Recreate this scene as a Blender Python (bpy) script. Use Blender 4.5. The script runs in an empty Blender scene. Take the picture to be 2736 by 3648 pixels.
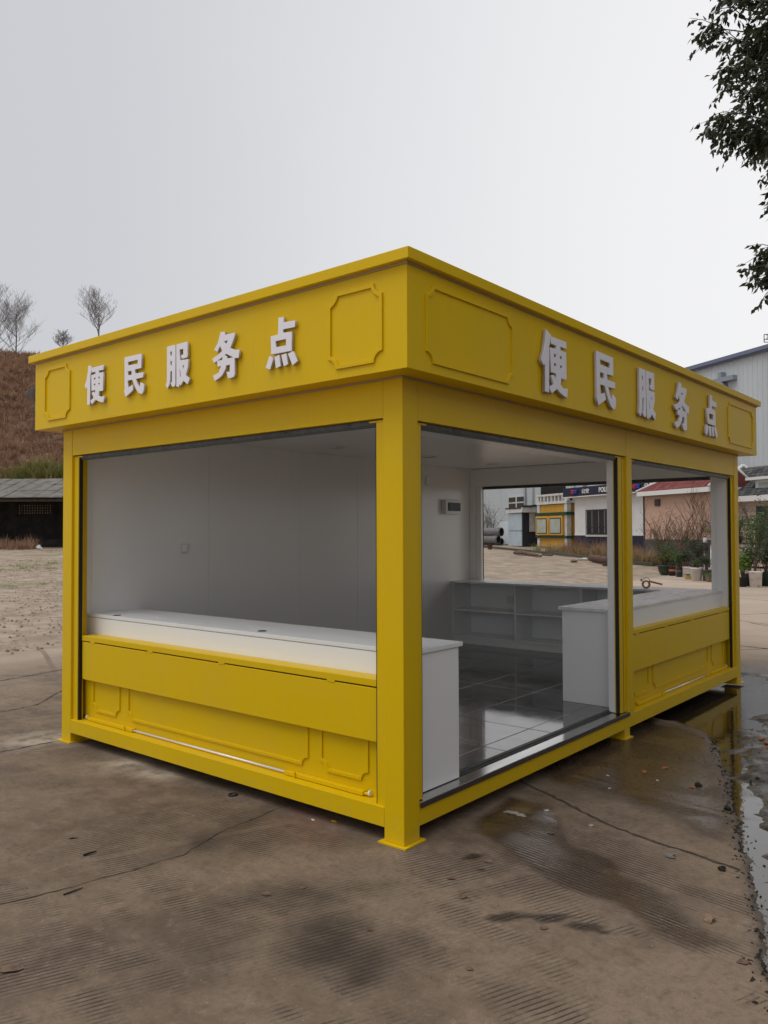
import bpy, bmesh, math, random
import numpy as np
from mathutils import Vector, Matrix, noise as mnoise
random.seed(7); np.random.seed(7)
R = math.radians
scene = bpy.context.scene
col = scene.collection

# ------------------------------------------------------------------ camera
CAM = Vector((2.544, -3.2177, 1.6)); YAW, PITCH, ROLL, FPX = -0.6925, 0.0249, -0.0035, 2860.9
FW = Vector((math.sin(YAW)*math.cos(PITCH), math.cos(YAW)*math.cos(PITCH), math.sin(PITCH)))
RT0 = Vector((math.cos(YAW), -math.sin(YAW), 0)); UP0 = RT0.cross(FW)
RT = RT0*math.cos(ROLL) + UP0*math.sin(ROLL); UP = UP0*math.cos(ROLL) - RT0*math.sin(ROLL)
cd = bpy.data.cameras.new('camera'); cam = bpy.data.objects.new('camera', cd); col.objects.link(cam)
cd.sensor_fit = 'VERTICAL'; cd.sensor_height = 36.0; cd.sensor_width = 27.0
cd.lens = FPX/3648*36.0; cd.clip_start = 0.05; cd.clip_end = 1500
cam.matrix_world = Matrix(((RT.x, UP.x, -FW.x, CAM.x), (RT.y, UP.y, -FW.y, CAM.y), (RT.z, UP.z, -FW.z, CAM.z), (0, 0, 0, 1)))
scene.camera = cam

# ------------------------------------------------------------------ sky, sun, exposure
SUN_AZ, SUN_EL = R(206), R(63)          # azimuth clockwise from +Y
world = bpy.data.worlds.new('World'); scene.world = world; world.use_nodes = True
wt = world.node_tree; wt.nodes.clear()
def wn(t): return wt.nodes.new(t)
sky = wn('ShaderNodeTexSky'); sky.sky_type = 'NISHITA'; sky.sun_disc = False
sky.sun_elevation = SUN_EL; sky.sun_rotation = SUN_AZ; sky.dust_density = 6; sky.air_density = 1.2
skys = wn('ShaderNodeVectorMath'); skys.operation = 'SCALE'; skys.inputs['Scale'].default_value = 0.07
wt.links.new(sky.outputs[0], skys.inputs[0])
tc = wn('ShaderNodeTexCoord'); nrm = wn('ShaderNodeVectorMath'); nrm.operation = 'NORMALIZE'
wt.links.new(tc.outputs['Generated'], nrm.inputs[0])
dot = wn('ShaderNodeVectorMath'); dot.operation = 'DOT_PRODUCT'
dot.inputs[1].default_value = Vector((0.40, 0.85, 0.20)).normalized()
wt.links.new(nrm.outputs[0], dot.inputs[0])
cl = wn('ShaderNodeTexNoise'); cl.inputs['Scale'].default_value = 1.3; cl.inputs['Detail'].default_value = 4; cl.inputs['Roughness'].default_value = 0.45
wt.links.new(nrm.outputs[0], cl.inputs['Vector'])
mul = wn('ShaderNodeMath'); mul.operation = 'MULTIPLY_ADD'; mul.inputs[1].default_value = 0.24
wt.links.new(cl.outputs['Fac'], mul.inputs[0]); wt.links.new(dot.outputs['Value'], mul.inputs[2])
mr = wn('ShaderNodeMapRange'); mr.inputs['From Min'].default_value = 0.15; mr.inputs['From Max'].default_value = 0.98; mr.interpolation_type = 'SMOOTHSTEP'
wt.links.new(mul.outputs[0], mr.inputs['Value'])
ov = wn('ShaderNodeMix'); ov.data_type = 'RGBA'
ov.inputs['A'].default_value = (0.54, 0.547, 0.575, 1); ov.inputs['B'].default_value = (0.82, 0.818, 0.825, 1)
wt.links.new(mr.outputs[0], ov.inputs['Factor'])
mx = wn('ShaderNodeMix'); mx.data_type = 'RGBA'; mx.inputs['Factor'].default_value = 0.93
wt.links.new(skys.outputs[0], mx.inputs['A']); wt.links.new(ov.outputs['Result'], mx.inputs['B'])
bg = wn('ShaderNodeBackground'); bg.inputs['Strength'].default_value = 1.0
wo = wn('ShaderNodeOutputWorld')
wt.links.new(mx.outputs['Result'], bg.inputs['Color']); wt.links.new(bg.outputs[0], wo.inputs['Surface'])

sd = bpy.data.lights.new('sun', 'SUN'); sd.energy = 1.05; sd.angle = R(40); sd.color = (1.0, 0.96, 0.90)
sun = bpy.data.objects.new('sun', sd); col.objects.link(sun)
sdir = Vector((math.sin(SUN_AZ)*math.cos(SUN_EL), math.cos(SUN_AZ)*math.cos(SUN_EL), math.sin(SUN_EL)))
sun.rotation_euler = sdir.to_track_quat('Z', 'Y').to_euler(); sun.location = (0, 0, 30)

vs = scene.view_settings
vs.view_transform = 'Standard'; vs.look = 'None'; vs.exposure = 0.22; vs.gamma = 1.0; vs.use_curve_mapping = False
scene.cycles.use_denoising = True; scene.cycles.use_adaptive_sampling = True; scene.cycles.adaptive_threshold = 0.02
scene.cycles.max_bounces = 10; scene.cycles.diffuse_bounces = 7; scene.cycles.glossy_bounces = 4
scene.cycles.sample_clamp_indirect = 8

# ------------------------------------------------------------------ helpers
def tag(o, label=None, cat=None, group=None, kind=None):
    if label: o['label'] = label
    if cat: o['category'] = cat
    if group: o['group'] = group
    if kind: o['kind'] = kind
    return o
def empty(name, loc=(0, 0, 0), rz=0.0):
    o = bpy.data.objects.new(name, None); col.objects.link(o)
    o.location = loc; o.rotation_euler = (0, 0, rz); o.empty_display_size = 0.2
    return o
def link(name, me, m=None, parent=None):
    o = bpy.data.objects.new(name, me); col.objects.link(o)
    if m is not None and not me.materials: me.materials.append(m)
    if parent is not None: o.parent = parent
    return o
def copy_tree(o, parent=None):
    c = o.copy(); col.objects.link(c); c.parent = parent
    for ch in list(o.children): copy_tree(ch, c)
    return c
def bevel(o, w=0.003, seg=2):
    b = o.modifiers.new('bevel', 'BEVEL'); b.width = w; b.segments = seg; b.limit_method = 'ANGLE'; b.angle_limit = R(40)
    return o
class MB:
    def __init__(s): s.v = []; s.f = []; s.m = []; s.sm = []
    def add(s, vs, fs, mi=0, smooth=False):
        n = len(s.v); s.v += [tuple(v) for v in vs]; s.f += [[i+n for i in f] for f in fs]
        s.m += [mi]*len(fs); s.sm += [smooth]*len(fs); return s
    def box(s, x0, x1, y0, y1, z0, z1, mi=0):
        return s.add([(x0,y0,z0),(x1,y0,z0),(x1,y1,z0),(x0,y1,z0),(x0,y0,z1),(x1,y0,z1),(x1,y1,z1),(x0,y1,z1)],
                     [(0,3,2,1),(4,5,6,7),(0,1,5,4),(1,2,6,5),(2,3,7,6),(3,0,4,7)], mi)
    def prism(s, poly, a0, a1, fn, mi=0):
        """poly: 2D list ccw; fn(u,v,a)->xyz; extrude a0..a1"""
        n = len(poly)
        vs = [fn(u, v, a0) for u, v in poly] + [fn(u, v, a1) for u, v in poly]
        fs = [list(range(n))[::-1], list(range(n, 2*n))] + [(i, (i+1) % n, n+(i+1) % n, n+i) for i in range(n)]
        return s.add(vs, fs, mi)
    def frame(s, outer, inner, a0, a1, fn, mi=0):
        n = len(outer)
        vs = [fn(u, v, a) for a in (a0, a1) for loop in (outer, inner) for u, v in loop]
        o0, i0, o1, i1 = 0, n, 2*n, 3*n; fs = []
        for i in range(n):
            j = (i+1) % n
            fs += [(o1+i, o1+j, i1+j, i1+i), (o0+j, o0+i, i0+i, i0+j), (o0+i, o0+j, o1+j, o1+i), (i0+j, i0+i, i1+i, i1+j)]
        return s.add(vs, fs, mi)
    def tube(s, pts, rad, n=6, mi=0, caps=True, smooth=True):
        pts = [Vector(p) for p in pts]; rs = rad if isinstance(rad, (list, tuple)) else [rad]*len(pts)
        base = len(s.v); vs = []; fs = []
        for i, p in enumerate(pts):
            d = (pts[min(i+1, len(pts)-1)] - pts[max(i-1, 0)])
            if d.length < 1e-9: d = Vector((0, 0, 1))
            d.normalize()
            a = d.cross(Vector((0, 0, 1)) if abs(d.z) < 0.95 else Vector((1, 0, 0))).normalized(); b = d.cross(a)
            for k in range(n):
                t = 2*math.pi*k/n; vs.append(p + (a*math.cos(t) + b*math.sin(t))*rs[i])
        for i in range(len(pts)-1):
            for k in range(n):
                k2 = (k+1) % n
                fs.append((i*n+k, i*n+k2, (i+1)*n+k2, (i+1)*n+k))
        s.add(vs, fs, mi, smooth)
        if caps:
            s.f += [[base+k for k in range(n)][::-1], [base+(len(pts)-1)*n+k for k in range(n)]]; s.m += [mi]*2; s.sm += [False]*2
        return s
    def lathe(s, prof, c=(0, 0, 0), n=20, mi=0, smooth=True):
        vs = []; fs = []
        for r, z in prof:
            for k in range(n):
                t = 2*math.pi*k/n; vs.append((c[0]+r*math.cos(t), c[1]+r*math.sin(t), c[2]+z))
        for i in range(len(prof)-1):
            for k in range(n):
                k2 = (k+1) % n; fs.append((i*n+k, i*n+k2, (i+1)*n+k2, (i+1)*n+k))
        return s.add(vs, fs, mi, smooth)
    def mesh(s, name='mesh'):
        me = bpy.data.meshes.new(name); me.from_pydata(s.v, [], s.f)
        me.polygons.foreach_set('material_index', s.m); me.polygons.foreach_set('use_smooth', s.sm); me.update(); return me
    def build(s, name, mats, parent=None, bev=0, seg=2):
        me = s.mesh(name)
        for m in (mats if isinstance(mats, (list, tuple)) else [mats]): me.materials.append(m)
        o = link(name, me, None, parent)
        if bev: bevel(o, bev, seg)
        return o
def BX(name, m, parent, *b, bev=0): return MB().box(*b).build(name, m, parent, bev)

# ------------------------------------------------------------------ materials
def newmat(name):
    m = bpy.data.materials.new(name); m.use_nodes = True; nt = m.node_tree; nt.nodes.clear()
    out = nt.nodes.new('ShaderNodeOutputMaterial'); b = nt.nodes.new('ShaderNodeBsdfPrincipled')
    nt.links.new(b.outputs[0], out.inputs['Surface']); return m, nt, b
def nd(nt, t, **kw):
    n = nt.nodes.new(t)
    for k, v in kw.items():
        if k.startswith('_'): setattr(n, k[1:], v)
        else:
            s = n.inputs[int(k[1:])] if k[0] == 'i' and k[1:].isdigit() else n.inputs[k.replace('__', ' ')]
            if isinstance(v, bpy.types.NodeSocket): nt.links.new(v, s)
            else: s.default_value = v
    return n
def mth(nt, op, a, b=None, c=None, clamp=False):
    n = nt.nodes.new('ShaderNodeMath'); n.operation = op; n.use_clamp = clamp
    for i, v in enumerate((a, b, c)):
        if v is None: continue
        if isinstance(v, bpy.types.NodeSocket): nt.links.new(v, n.inputs[i])
        else: n.inputs[i].default_value = v
    return n.outputs[0]
def mixc(nt, f, a, b, blend='MIX'):
    n = nt.nodes.new('ShaderNodeMix'); n.data_type = 'RGBA'; n.blend_type = blend
    for s, v in (('Factor', f), ('A', a), ('B', b)):
        if isinstance(v, bpy.types.NodeSocket): nt.links.new(v, n.inputs[s])
        else: n.inputs[s].default_value = (v if s == 'Factor' else (*v[:3], 1))
    return n.outputs['Result']
def rng(nt, v, a, b, c=0.0, d=1.0):
    n = nd(nt, 'ShaderNodeMapRange', Value=v); n.interpolation_type = 'SMOOTHSTEP'
    for k, x in (('From Min', a), ('From Max', b), ('To Min', c), ('To Max', d)): n.inputs[k].default_value = x
    return n.outputs[0]
def noise(nt, vec, scale, detail=3, rough=0.55, out='Fac'):
    n = nd(nt, 'ShaderNodeTexNoise', Scale=scale, Detail=detail, Roughness=rough)
    if vec is not None: nt.links.new(vec, n.inputs['Vector'])
    return n.outputs[out]
def objco(nt): return nd(nt, 'ShaderNodeTexCoord').outputs['Object']
def pos(nt): return nd(nt, 'ShaderNodeNewGeometry').outputs['Position']
def bumpn(nt, b, h, strength=0.3, dist=0.01):
    n = nd(nt, 'ShaderNodeBump', Strength=strength, Distance=dist, Height=h); nt.links.new(n.outputs[0], b.inputs['Normal']); return n
def PM(name, c, rough=0.5, metal=0.0, c2=None, vs=4.0, bump=0.0, bs=60.0, spec=0.5, stretch=None, lo=0.35, hi=0.7, rvar=0.0):
    m, nt, b = newmat(name)
    b.inputs['Roughness'].default_value = rough; b.inputs['Metallic'].default_value = metal; b.inputs['Specular IOR Level'].default_value = spec
    co = pos(nt)
    if stretch:
        mp = nd(nt, 'ShaderNodeMapping', Vector=co, Scale=stretch); co = mp.outputs[0]
    if c2 is not None:
        f = rng(nt, noise(nt, co, vs, 5), lo, hi); nt.links.new(mixc(nt, f, c, c2), b.inputs['Base Color'])
    else: b.inputs['Base Color'].default_value = (*c, 1)
    if rvar: nt.links.new(mth(nt, 'MULTIPLY_ADD', noise(nt, co, vs*2.3, 4), rvar*2, rough-rvar), b.inputs['Roughness'])
    if bump: bumpn(nt, b, noise(nt, co, bs, 4), bump, 0.004)
    return m
def leafmat(name, c1, c2, trans=0.25, rough=0.45):
    m, nt, b = newmat(name)
    g = nd(nt, 'ShaderNodeNewGeometry')
    nt.links.new(mixc(nt, g.outputs['Random Per Island'], c1, c2), b.inputs['Base Color'])
    b.inputs['Roughness'].default_value = rough
    tr = nd(nt, 'ShaderNodeBsdfTranslucent'); nt.links.new(b.inputs['Base Color'].links[0].from_socket, tr.inputs['Color'])
    ms = nd(nt, 'ShaderNodeMixShader', Fac=trans); nt.links.new(b.outputs[0], ms.inputs[1]); nt.links.new(tr.outputs[0], ms.inputs[2])
    nt.links.new(ms.outputs[0], nt.nodes['Material Output'].inputs['Surface']); return m
M = {}
# painted steel: even coat, faint orange peel and dust
def paint(name, c, rough=0.42, dust=(0.50, 0.36, 0.10)):
    m, nt, b = newmat(name); p = pos(nt)
    f = rng(nt, noise(nt, p, 1.7, 6, 0.6), 0.40, 0.75, 0, 0.35)
    spk = rng(nt, noise(nt, p, 45, 2), 0.71, 0.76, 0, 0.5)
    hv = nd(nt, 'ShaderNodeSeparateXYZ', Vector=p).outputs['Z']
    low = mth(nt, 'MULTIPLY', rng(nt, hv, 0.22, 0.02, 0, 0.28), rng(nt, noise(nt, p, 14, 5), 0.35, 0.7))
    stk = rng(nt, noise(nt, nd(nt, 'ShaderNodeMapping', Vector=p, Scale=(9, 9, 0.7)).outputs[0], 2.0, 6, 0.65), 0.52, 0.78, 0, 0.20)
    scf = mth(nt, 'MULTIPLY', rng(nt, noise(nt, nd(nt, 'ShaderNodeMapping', Vector=p, Rotation=(0.3, 0.5, 0.2), Scale=(3, 14, 14)).outputs[0], 2.5, 5, 0.7), 0.66, 0.74), 0.22)
    fac = mth(nt, 'MAXIMUM', mth(nt, 'MULTIPLY', mth(nt, 'ADD', f, spk), 0.35), mth(nt, 'MAXIMUM', low, mth(nt, 'MAXIMUM', stk, scf)))
    nt.links.new(mixc(nt, fac, c, dust), b.inputs['Base Color'])
    nt.links.new(mth(nt, 'MULTIPLY_ADD', noise(nt, p, 3.0, 4), 0.14, rough-0.07), b.inputs['Roughness'])
    b.inputs['Specular IOR Level'].default_value = 0.2
    bumpn(nt, b, mth(nt, 'ADD', mth(nt, 'MULTIPLY', noise(nt, p, 220, 2), 0.05), noise(nt, p, 2.2, 2)), 0.22, 0.006)
    return m
M['yellow'] = paint('yellow_paint', (0.75, 0.50, 0.0))
M['white'] = PM('white_laminate', (0.86, 0.875, 0.875), 0.28, c2=(0.85, 0.865, 0.865), vs=1.0)
M['wallwhite'] = PM('white_wall_panel', (0.85, 0.85, 0.835), 0.25, c2=(0.835, 0.835, 0.82), vs=0.8, bump=0.02, bs=2)
M['counter'] = PM('white_counter_top', (0.80, 0.83, 0.85), 0.25, c2=(0.77, 0.795, 0.81), vs=3, rvar=0.05, stretch=(1, 3, 1))
M['dusty'] = PM('dusty_counter_top', (0.76, 0.77, 0.77), 0.22, c2=(0.62, 0.61, 0.59), vs=4, rvar=0.12, stretch=(2.2, 0.8, 1))
M['letter'] = PM('letter_white', (0.86, 0.85, 0.91), 0.45)
M['letter_side'] = PM('letter_side', (0.55, 0.50, 0.48), 0.5)
M['rubber'] = PM('black_rubber', (0.012, 0.012, 0.012), 0.6)
M['alu'] = PM('dull_aluminium', (0.055, 0.058, 0.055), 0.45, 0.3, c2=(0.09, 0.09, 0.085), vs=20)
M['steel'] = PM('stainless_steel', (0.55, 0.54, 0.52), 0.13, 1.0, c2=(0.42, 0.41, 0.39), vs=9, rvar=0.04, stretch=(1, 0.15, 1))
M['brownedge'] = PM('dark_edge_trim', (0.05, 0.035, 0.03), 0.5)
M['bead'] = PM('sealant', (0.42, 0.33, 0.22), 0.6)
M['rod'] = PM('bright_rod', (0.82, 0.82, 0.80), 0.25, 0.25)
M['nylon'] = PM('white_nylon', (0.8, 0.8, 0.78), 0.5)
M['darkglass'] = PM('smoked_cover', (0.010, 0.012, 0.014), 0.3, spec=0.25)
M['plasticwhite'] = PM('white_plastic', (0.72, 0.71, 0.66), 0.35)
M['dark'] = PM('dark_void', (0.01, 0.01, 0.01), 0.8)
M['understeel'] = PM('underside_steel', (0.05, 0.045, 0.04), 0.7)  # even dark colour of the underfloor box
M['lamp_off'] = PM('frosted_cover', (0.70, 0.70, 0.68), 0.3)
def tilemat():
    m, nt, b = newmat('grey_floor_tile'); p = pos(nt)
    mp = nd(nt, 'ShaderNodeMapping', Vector=p, Rotation=(0, 0, 0.4), Scale=(1, 2.2, 1)).outputs[0]
    n1 = noise(nt, mp, 3.2, 8, 0.68); c = mixc(nt, rng(nt, n1, 0.35, 0.7), (0.07, 0.066, 0.066), (0.17, 0.16, 0.155))
    smear = rng(nt, noise(nt, nd(nt, 'ShaderNodeMapping', Vector=p, Rotation=(0, 0, 0.2), Scale=(1, 4, 1)).outputs[0], 2.4, 6, 0.6), 0.52, 0.8, 0, 0.5)
    nt.links.new(mixc(nt, smear, c, (0.32, 0.315, 0.31)), b.inputs['Base Color'])
    nt.links.new(mth(nt, 'MULTIPLY_ADD', noise(nt, p, 5, 6), 0.14, 0.0), b.inputs['Roughness'])
    b.inputs['IOR'].default_value = 2.0
    bumpn(nt, b, noise(nt, p, 5, 3), 0.05, 0.004); return m
M['tile'] = tilemat()
M['grout'] = PM('pale_grout', (0.16, 0.15, 0.145), 0.8, c2=(0.60, 0.58, 0.56), vs=3)

# ------------------------------------------------------------------ ground sheet
F2 = Vector((FW.x, FW.y)).normalized(); R2 = Vector((RT0.x, RT0.y))
def gh(x, y):
    d = (x-CAM.x)*F2.x + (y-CAM.y)*F2.y
    d = np.clip(d, 0, 57)
    t = np.maximum(d-22, 0)
    return np.where(t < 8, t*t/16*0.0207, (t-4)*0.0207)
def ground_z(x, y): return float(gh(np.array(float(x)), np.array(float(y))))
def px(u, v, D):
    """point on the sight line of photo pixel (u,v) at depth D metres"""
    return CAM + (FW + RT*((u-1368)/FPX) - UP*((v-1824)/FPX))*D
def hit(u, v):
    lo, hi = 1.0, 120.0
    for _ in range(50):
        m_ = (lo+hi)/2; p = px(u, v, m_)
        if p.z > ground_z(p.x, p.y): lo = m_
        else: hi = m_
    return px(u, v, lo)
def depth(p): return (p[0]-CAM.x)*F2.x + (p[1]-CAM.y)*F2.y

def vnoise(x, y, s, seed=0):
    x = x*s; y = y*s; xi = np.floor(x).astype(np.int64); yi = np.floor(y).astype(np.int64); fx = x-xi; fy = y-yi
    fx = fx*fx*(3-2*fx); fy = fy*fy*(3-2*fy)
    def h(a, b):
        n = (a*374761393 + b*668265263 + seed*982451653) & 0x7fffffff
        n = ((n ^ (n >> 13))*1274126177) & 0x7fffffff
        return ((n ^ (n >> 16)) & 0xffff)/65535.0
    return (h(xi, yi)*(1-fx)+h(xi+1, yi)*fx)*(1-fy) + (h(xi, yi+1)*(1-fx)+h(xi+1, yi+1)*fx)*fy
def fbm(x, y, s, seed=0, o=4):
    t = 0; a = 0.5; tot = 0
    for k in range(o): t = t + a*vnoise(x, y, s*2**k, seed+k); tot += a; a *= 0.5
    return t/tot
def sdpoly(x, y, poly):
    ins = np.zeros(x.shape, bool); d = np.full(x.shape, 1e9); n = len(poly)
    for i in range(n):
        x0, y0 = poly[i]; x1, y1 = poly[(i+1) % n]
        dx, dy = x1-x0, y1-y0
        t = np.clip(((x-x0)*dx+(y-y0)*dy)/(dx*dx+dy*dy), 0, 1)
        d = np.minimum(d, np.hypot(x-x0-t*dx, y-y0-t*dy))
        if y0 != y1: ins ^= ((y0 > y) != (y1 > y)) & (x < (x1-x0)*(y-y0)/(y1-y0)+x0)
    return np.where(ins, d, -d)
def sdline(x, y, pts):
    d = np.full(x.shape, 1e9)
    for (x0, y0), (x1, y1) in zip(pts, pts[1:]):
        dx, dy = x1-x0, y1-y0; t = np.clip(((x-x0)*dx+(y-y0)*dy)/(dx*dx+dy*dy), 0, 1)
        d = np.minimum(d, np.hypot(x-x0-t*dx, y-y0-t*dy))
    return d
def axis(a, b, st, lim, r=1.13):
    c = list(np.arange(a, b, st)); s = st; q = c[-1]; hi = []
    while q < lim: s *= r; q += s; hi.append(q)
    s = st; q = a; lo = []
    while q > -lim: s *= r; q -= s; lo.append(q)
    return np.array(lo[::-1]+c+hi)
def ss(v, a, b): t = np.clip((v-a)/(b-a), 0, 1); return t*t*(3-2*t)
gx = axis(-4.2, 2.9, 0.032, 420); gy = axis(-3.3, 7.2, 0.032, 420)
X, Y = np.meshgrid(gx, gy); nx, ny = len(gx), len(gy)
wx = X + (fbm(X, Y, 3.0, 11)-0.5)*0.22; wy = Y + (fbm(X, Y, 3.0, 23)-0.5)*0.22
EDGE = [(-0.7, 3.75), (0.2, 3.5), (0.46, 3.25), (0.70, 2.65), (0.876, 2.217), (1.06, 1.70), (1.234, 1.27), (1.437, 0.704), (1.666, 0.055), (1.80, -0.3), (2.0, -1.2), (2.5, -3.4)]
asph_poly = EDGE + [(9, -3.4), (9, 9), (3, 7.4), (0.9, 6.7), (0.2, 6.5), (-0.6, 6.3), (-1.1, 5.4), (-1.0, 4.2)]
ex = X + (fbm(X, Y, 6.0, 5)-0.5)*0.07; ey = Y + (fbm(X, Y, 6.0, 9)-0.5)*0.07
sda = sdpoly(ex, ey, asph_poly)
asph = ss(sda, -0.01, 0.04)
chan = np.clip(1-sdline(wx, wy, [(0.2, 4.6), (0.45, 3.6), (0.70, 2.80), (0.98, 2.05), (1.30, 1.28), (1.51, 0.68), (1.75, 0.0), (1.92, -0.5), (2.7, -3.4)])/0.17, 0, 1)
cpud = ss(sdpoly(wx, wy, [(-0.9, 4.0), (0.1, 3.6), (0.5, 3.35), (0.62, 4.1), (0.72, 4.9), (0.62, 5.6), (0.35, 6.3), (-0.2, 6.2), (-0.8, 5.6)]), -0.10, 0.25)
rough = fbm(X, Y, 5.0, 41, 5)
H = gh(X, Y) + 0.004*(fbm(X, Y, 1.3, 3)-0.5)
hasph = -0.006 + (rough-0.47)*0.080 + (fbm(X, Y, 22, 77, 3)-0.5)*0.022 - 0.042*chan**0.8 - 0.06*cpud + 0.03*ss(sda, 1.0, 3.0)
foot = np.exp(-((X+0.065)**2+(Y-5.68)**2)/0.13**2)
hasph = np.maximum(hasph, -0.09) + 0.0*foot
slope_in = ss(sda, 0.0, 0.05)
H = H*(1-asph) + asph*(hasph*slope_in)
far_asph = ss(Y, 6.3, 7.4)*asph; H = H*(1-far_asph)
# damp films on the slab
w1 = sdpoly(wx, wy, [(0.02, 1.0), (0.03, 0.5), (0.12, 0.36), (0.48, 0.25), (0.79, 0.055), (0.99, 0.1), (1.26, 0.02), (1.50, -0.08), (1.62, 0.04), (1.45, 0.14), (1.17, 0.36), (0.82, 0.56), (0.45, 0.78), (0.25, 1.0)])
w2 = sdpoly(wx, wy, [(-0.2, 1.6), (0.12, 1.35), (0.55, 1.45), (0.9, 1.22), (1.22, 1.05), (1.23, 1.35), (0.9, 2.2), (0.5, 3.2), (-0.4, 3.8), (-1.5, 3.6), (-0.9, 2.4)])
wet = np.maximum(ss(w1, -0.03, 0.05), ss(w2, -0.05, 0.14)*0.9)
wet = np.maximum(wet, asph*ss(0.62-rough, 0.0, 0.12)*(1-far_asph))
wet = np.maximum(wet, asph*0.7*(1-far_asph))
far_wet = ss(sdpoly(wx, wy, [(-0.6, 6.2), (0.6, 6.2), (2, 7.2), (1.2, 8.0), (-0.4, 7.3)]), -0.3, 0.4); wet = np.maximum(wet, 0.75*far_wet)
small = np.zeros_like(X)
for sx, sy, sr, el in ((0.80, -0.30, 0.055, 1.5), (0.93, -0.22, 0.05, 1.6), (1.07, -0.20, 0.035, 1.9), (0.33, 0.16, 0.03, 1.6), (0.45, 0.06, 0.02, 1.6)):
    dx = (wx-sx)*0.70+(wy-sy)*0.71; dy = -(wx-sx)*0.71+(wy-sy)*0.70
    small = np.maximum(small, ss(1-np.hypot(dx/el, dy)/sr, -0.1, 0.3))
wet = np.maximum(wet, small*0.8)
swx, swy = X + (fbm(X, Y, 4.0, 211)-0.5)*0.34, Y + (fbm(X, Y, 4.0, 223)-0.5)*0.34
stain_shade = np.zeros_like(X)
for sx, sy, sr, st_ in ((0.30, -0.88, 0.17, 1.0), (0.40, -0.98, 0.17, 1.0), (0.55, -0.98, 0.16, 0.95), (0.02, -0.72, 0.2, 0.8), (-0.12, -0.80, 0.13, 0.6), (0.06, -0.50, 0.18, 0.6), (-0.84, -0.55, 0.16, 0.9), (-0.62, -0.45, 0.12, 0.5), (-1.0, -0.2, 0.14, 0.45), (-0.75, 0.05, 0.2, 0.4), (0.64, -0.78, 0.12, 0.7), (-0.35, -0.1, 0.12, 0.4), (0.2, 0.2, 0.07, 0.45), (0.05, -1.2, 0.2, 0.5), (-1.5, 0.0, 0.2, 0.4)):
    stain_shade = np.maximum(stain_shade, st_*np.exp(-((swx-sx)**2+(swy-sy)**2)/sr**2))
crackL = [(-1.35, -2.3), (-0.967, -1.584), (-0.90, -1.363), (-0.83, -1.001), (-0.80, -0.762), (-0.90, -0.465), (-0.93, 0.069), (-1.0, 0.5)]
stain_shade = np.maximum(stain_shade, 0.55*np.exp(-(sdline(wx, wy, crackL[2:])/0.07)**2)*ss(Y, -1.3, -0.6))
stain_shade = np.maximum(stain_shade, 0.75*small)
perim_shade = sdpoly(swx, swy, [(-3.4, 0.0), (0.0, 0.0), (0.0, 5.8), (-3.4, 5.8)])
stain_shade = np.maximum(stain_shade, 0.38*ss(perim_shade, -0.55, 0.05)*ss(fbm(X, Y, 2.2, 301), 0.30, 0.62)*(Y < 1.2))  # contact shade and damp tone painted around the kiosk footprint
rust = np.zeros_like(X)
for sx, sy, sr in ((-0.66, 0.02, 0.16), (-0.9, 0.12, 0.12), (-0.45, -0.2, 0.1)):
    rust = np.maximum(rust, np.exp(-((wx-sx)**2+(wy-sy)**2)/sr**2))
lime = np.zeros_like(X)
for sx, sy, sr in ((0.155, 0.80, 0.045), (0.20, 0.84, 0.03), (0.30, 0.90, 0.03), (-2.45, -0.02, 0.2), (-2.1, -0.05, 0.13), (-3.5, -0.1, 0.22)):
    lime = np.maximum(lime, np.exp(-((wx-sx)**2+(wy-sy)**2)/sr**2))
dirt = ss(-7.9-X + (fbm(X, Y, 0.5, 61)-0.5)*1.6, -0.25, 0.35)
dirt = np.maximum(dirt, ss(depth((X, Y)), 60, 70))
rut = np.exp(-((X+9.3+0.5*(fbm(X, Y, .4, 8)-.5))/0.22)**2)*dirt
H = H + dirt*(-0.03 + 0.09*(fbm(X, Y, 0.8, 71, 5)-0.5)) - 0.10*rut
fard = ss(np.hypot(X, Y-2)-5.2 + (fbm(X, Y, 0.35, 15)-0.5)*3, -1.0, 4.0)
me = bpy.data.meshes.new('ground')
vco = np.stack([X, Y, H], -1).reshape(-1, 3)
ii = np.arange((ny-1)*nx).reshape(ny-1, nx)[:, :-1].reshape(-1)
quads = np.stack([ii, ii+1, ii+1+nx, ii+nx], -1)
me.vertices.add(len(vco)); me.vertices.foreach_set('co', vco.reshape(-1).astype(np.float32))
me.loops.add(quads.size); me.loops.foreach_set('vertex_index', quads.reshape(-1).astype(np.int32))
me.polygons.add(len(quads)); me.polygons.foreach_set('loop_start', np.arange(0, quads.size, 4, dtype=np.int32))
me.polygons.foreach_set('use_smooth', np.ones(len(quads), bool)); me.update(calc_edges=True); me.validate()
for nm, a in (('wet', wet), ('stain_shade', stain_shade), ('dirt', dirt), ('asph', asph*(1-far_asph)), ('fard', fard), ('rust', rust), ('lime', lime)):
    at_ = me.attributes.new(nm, 'FLOAT', 'POINT'); at_.data.foreach_set('value', np.clip(a, 0, 1).reshape(-1).astype(np.float32))
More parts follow.
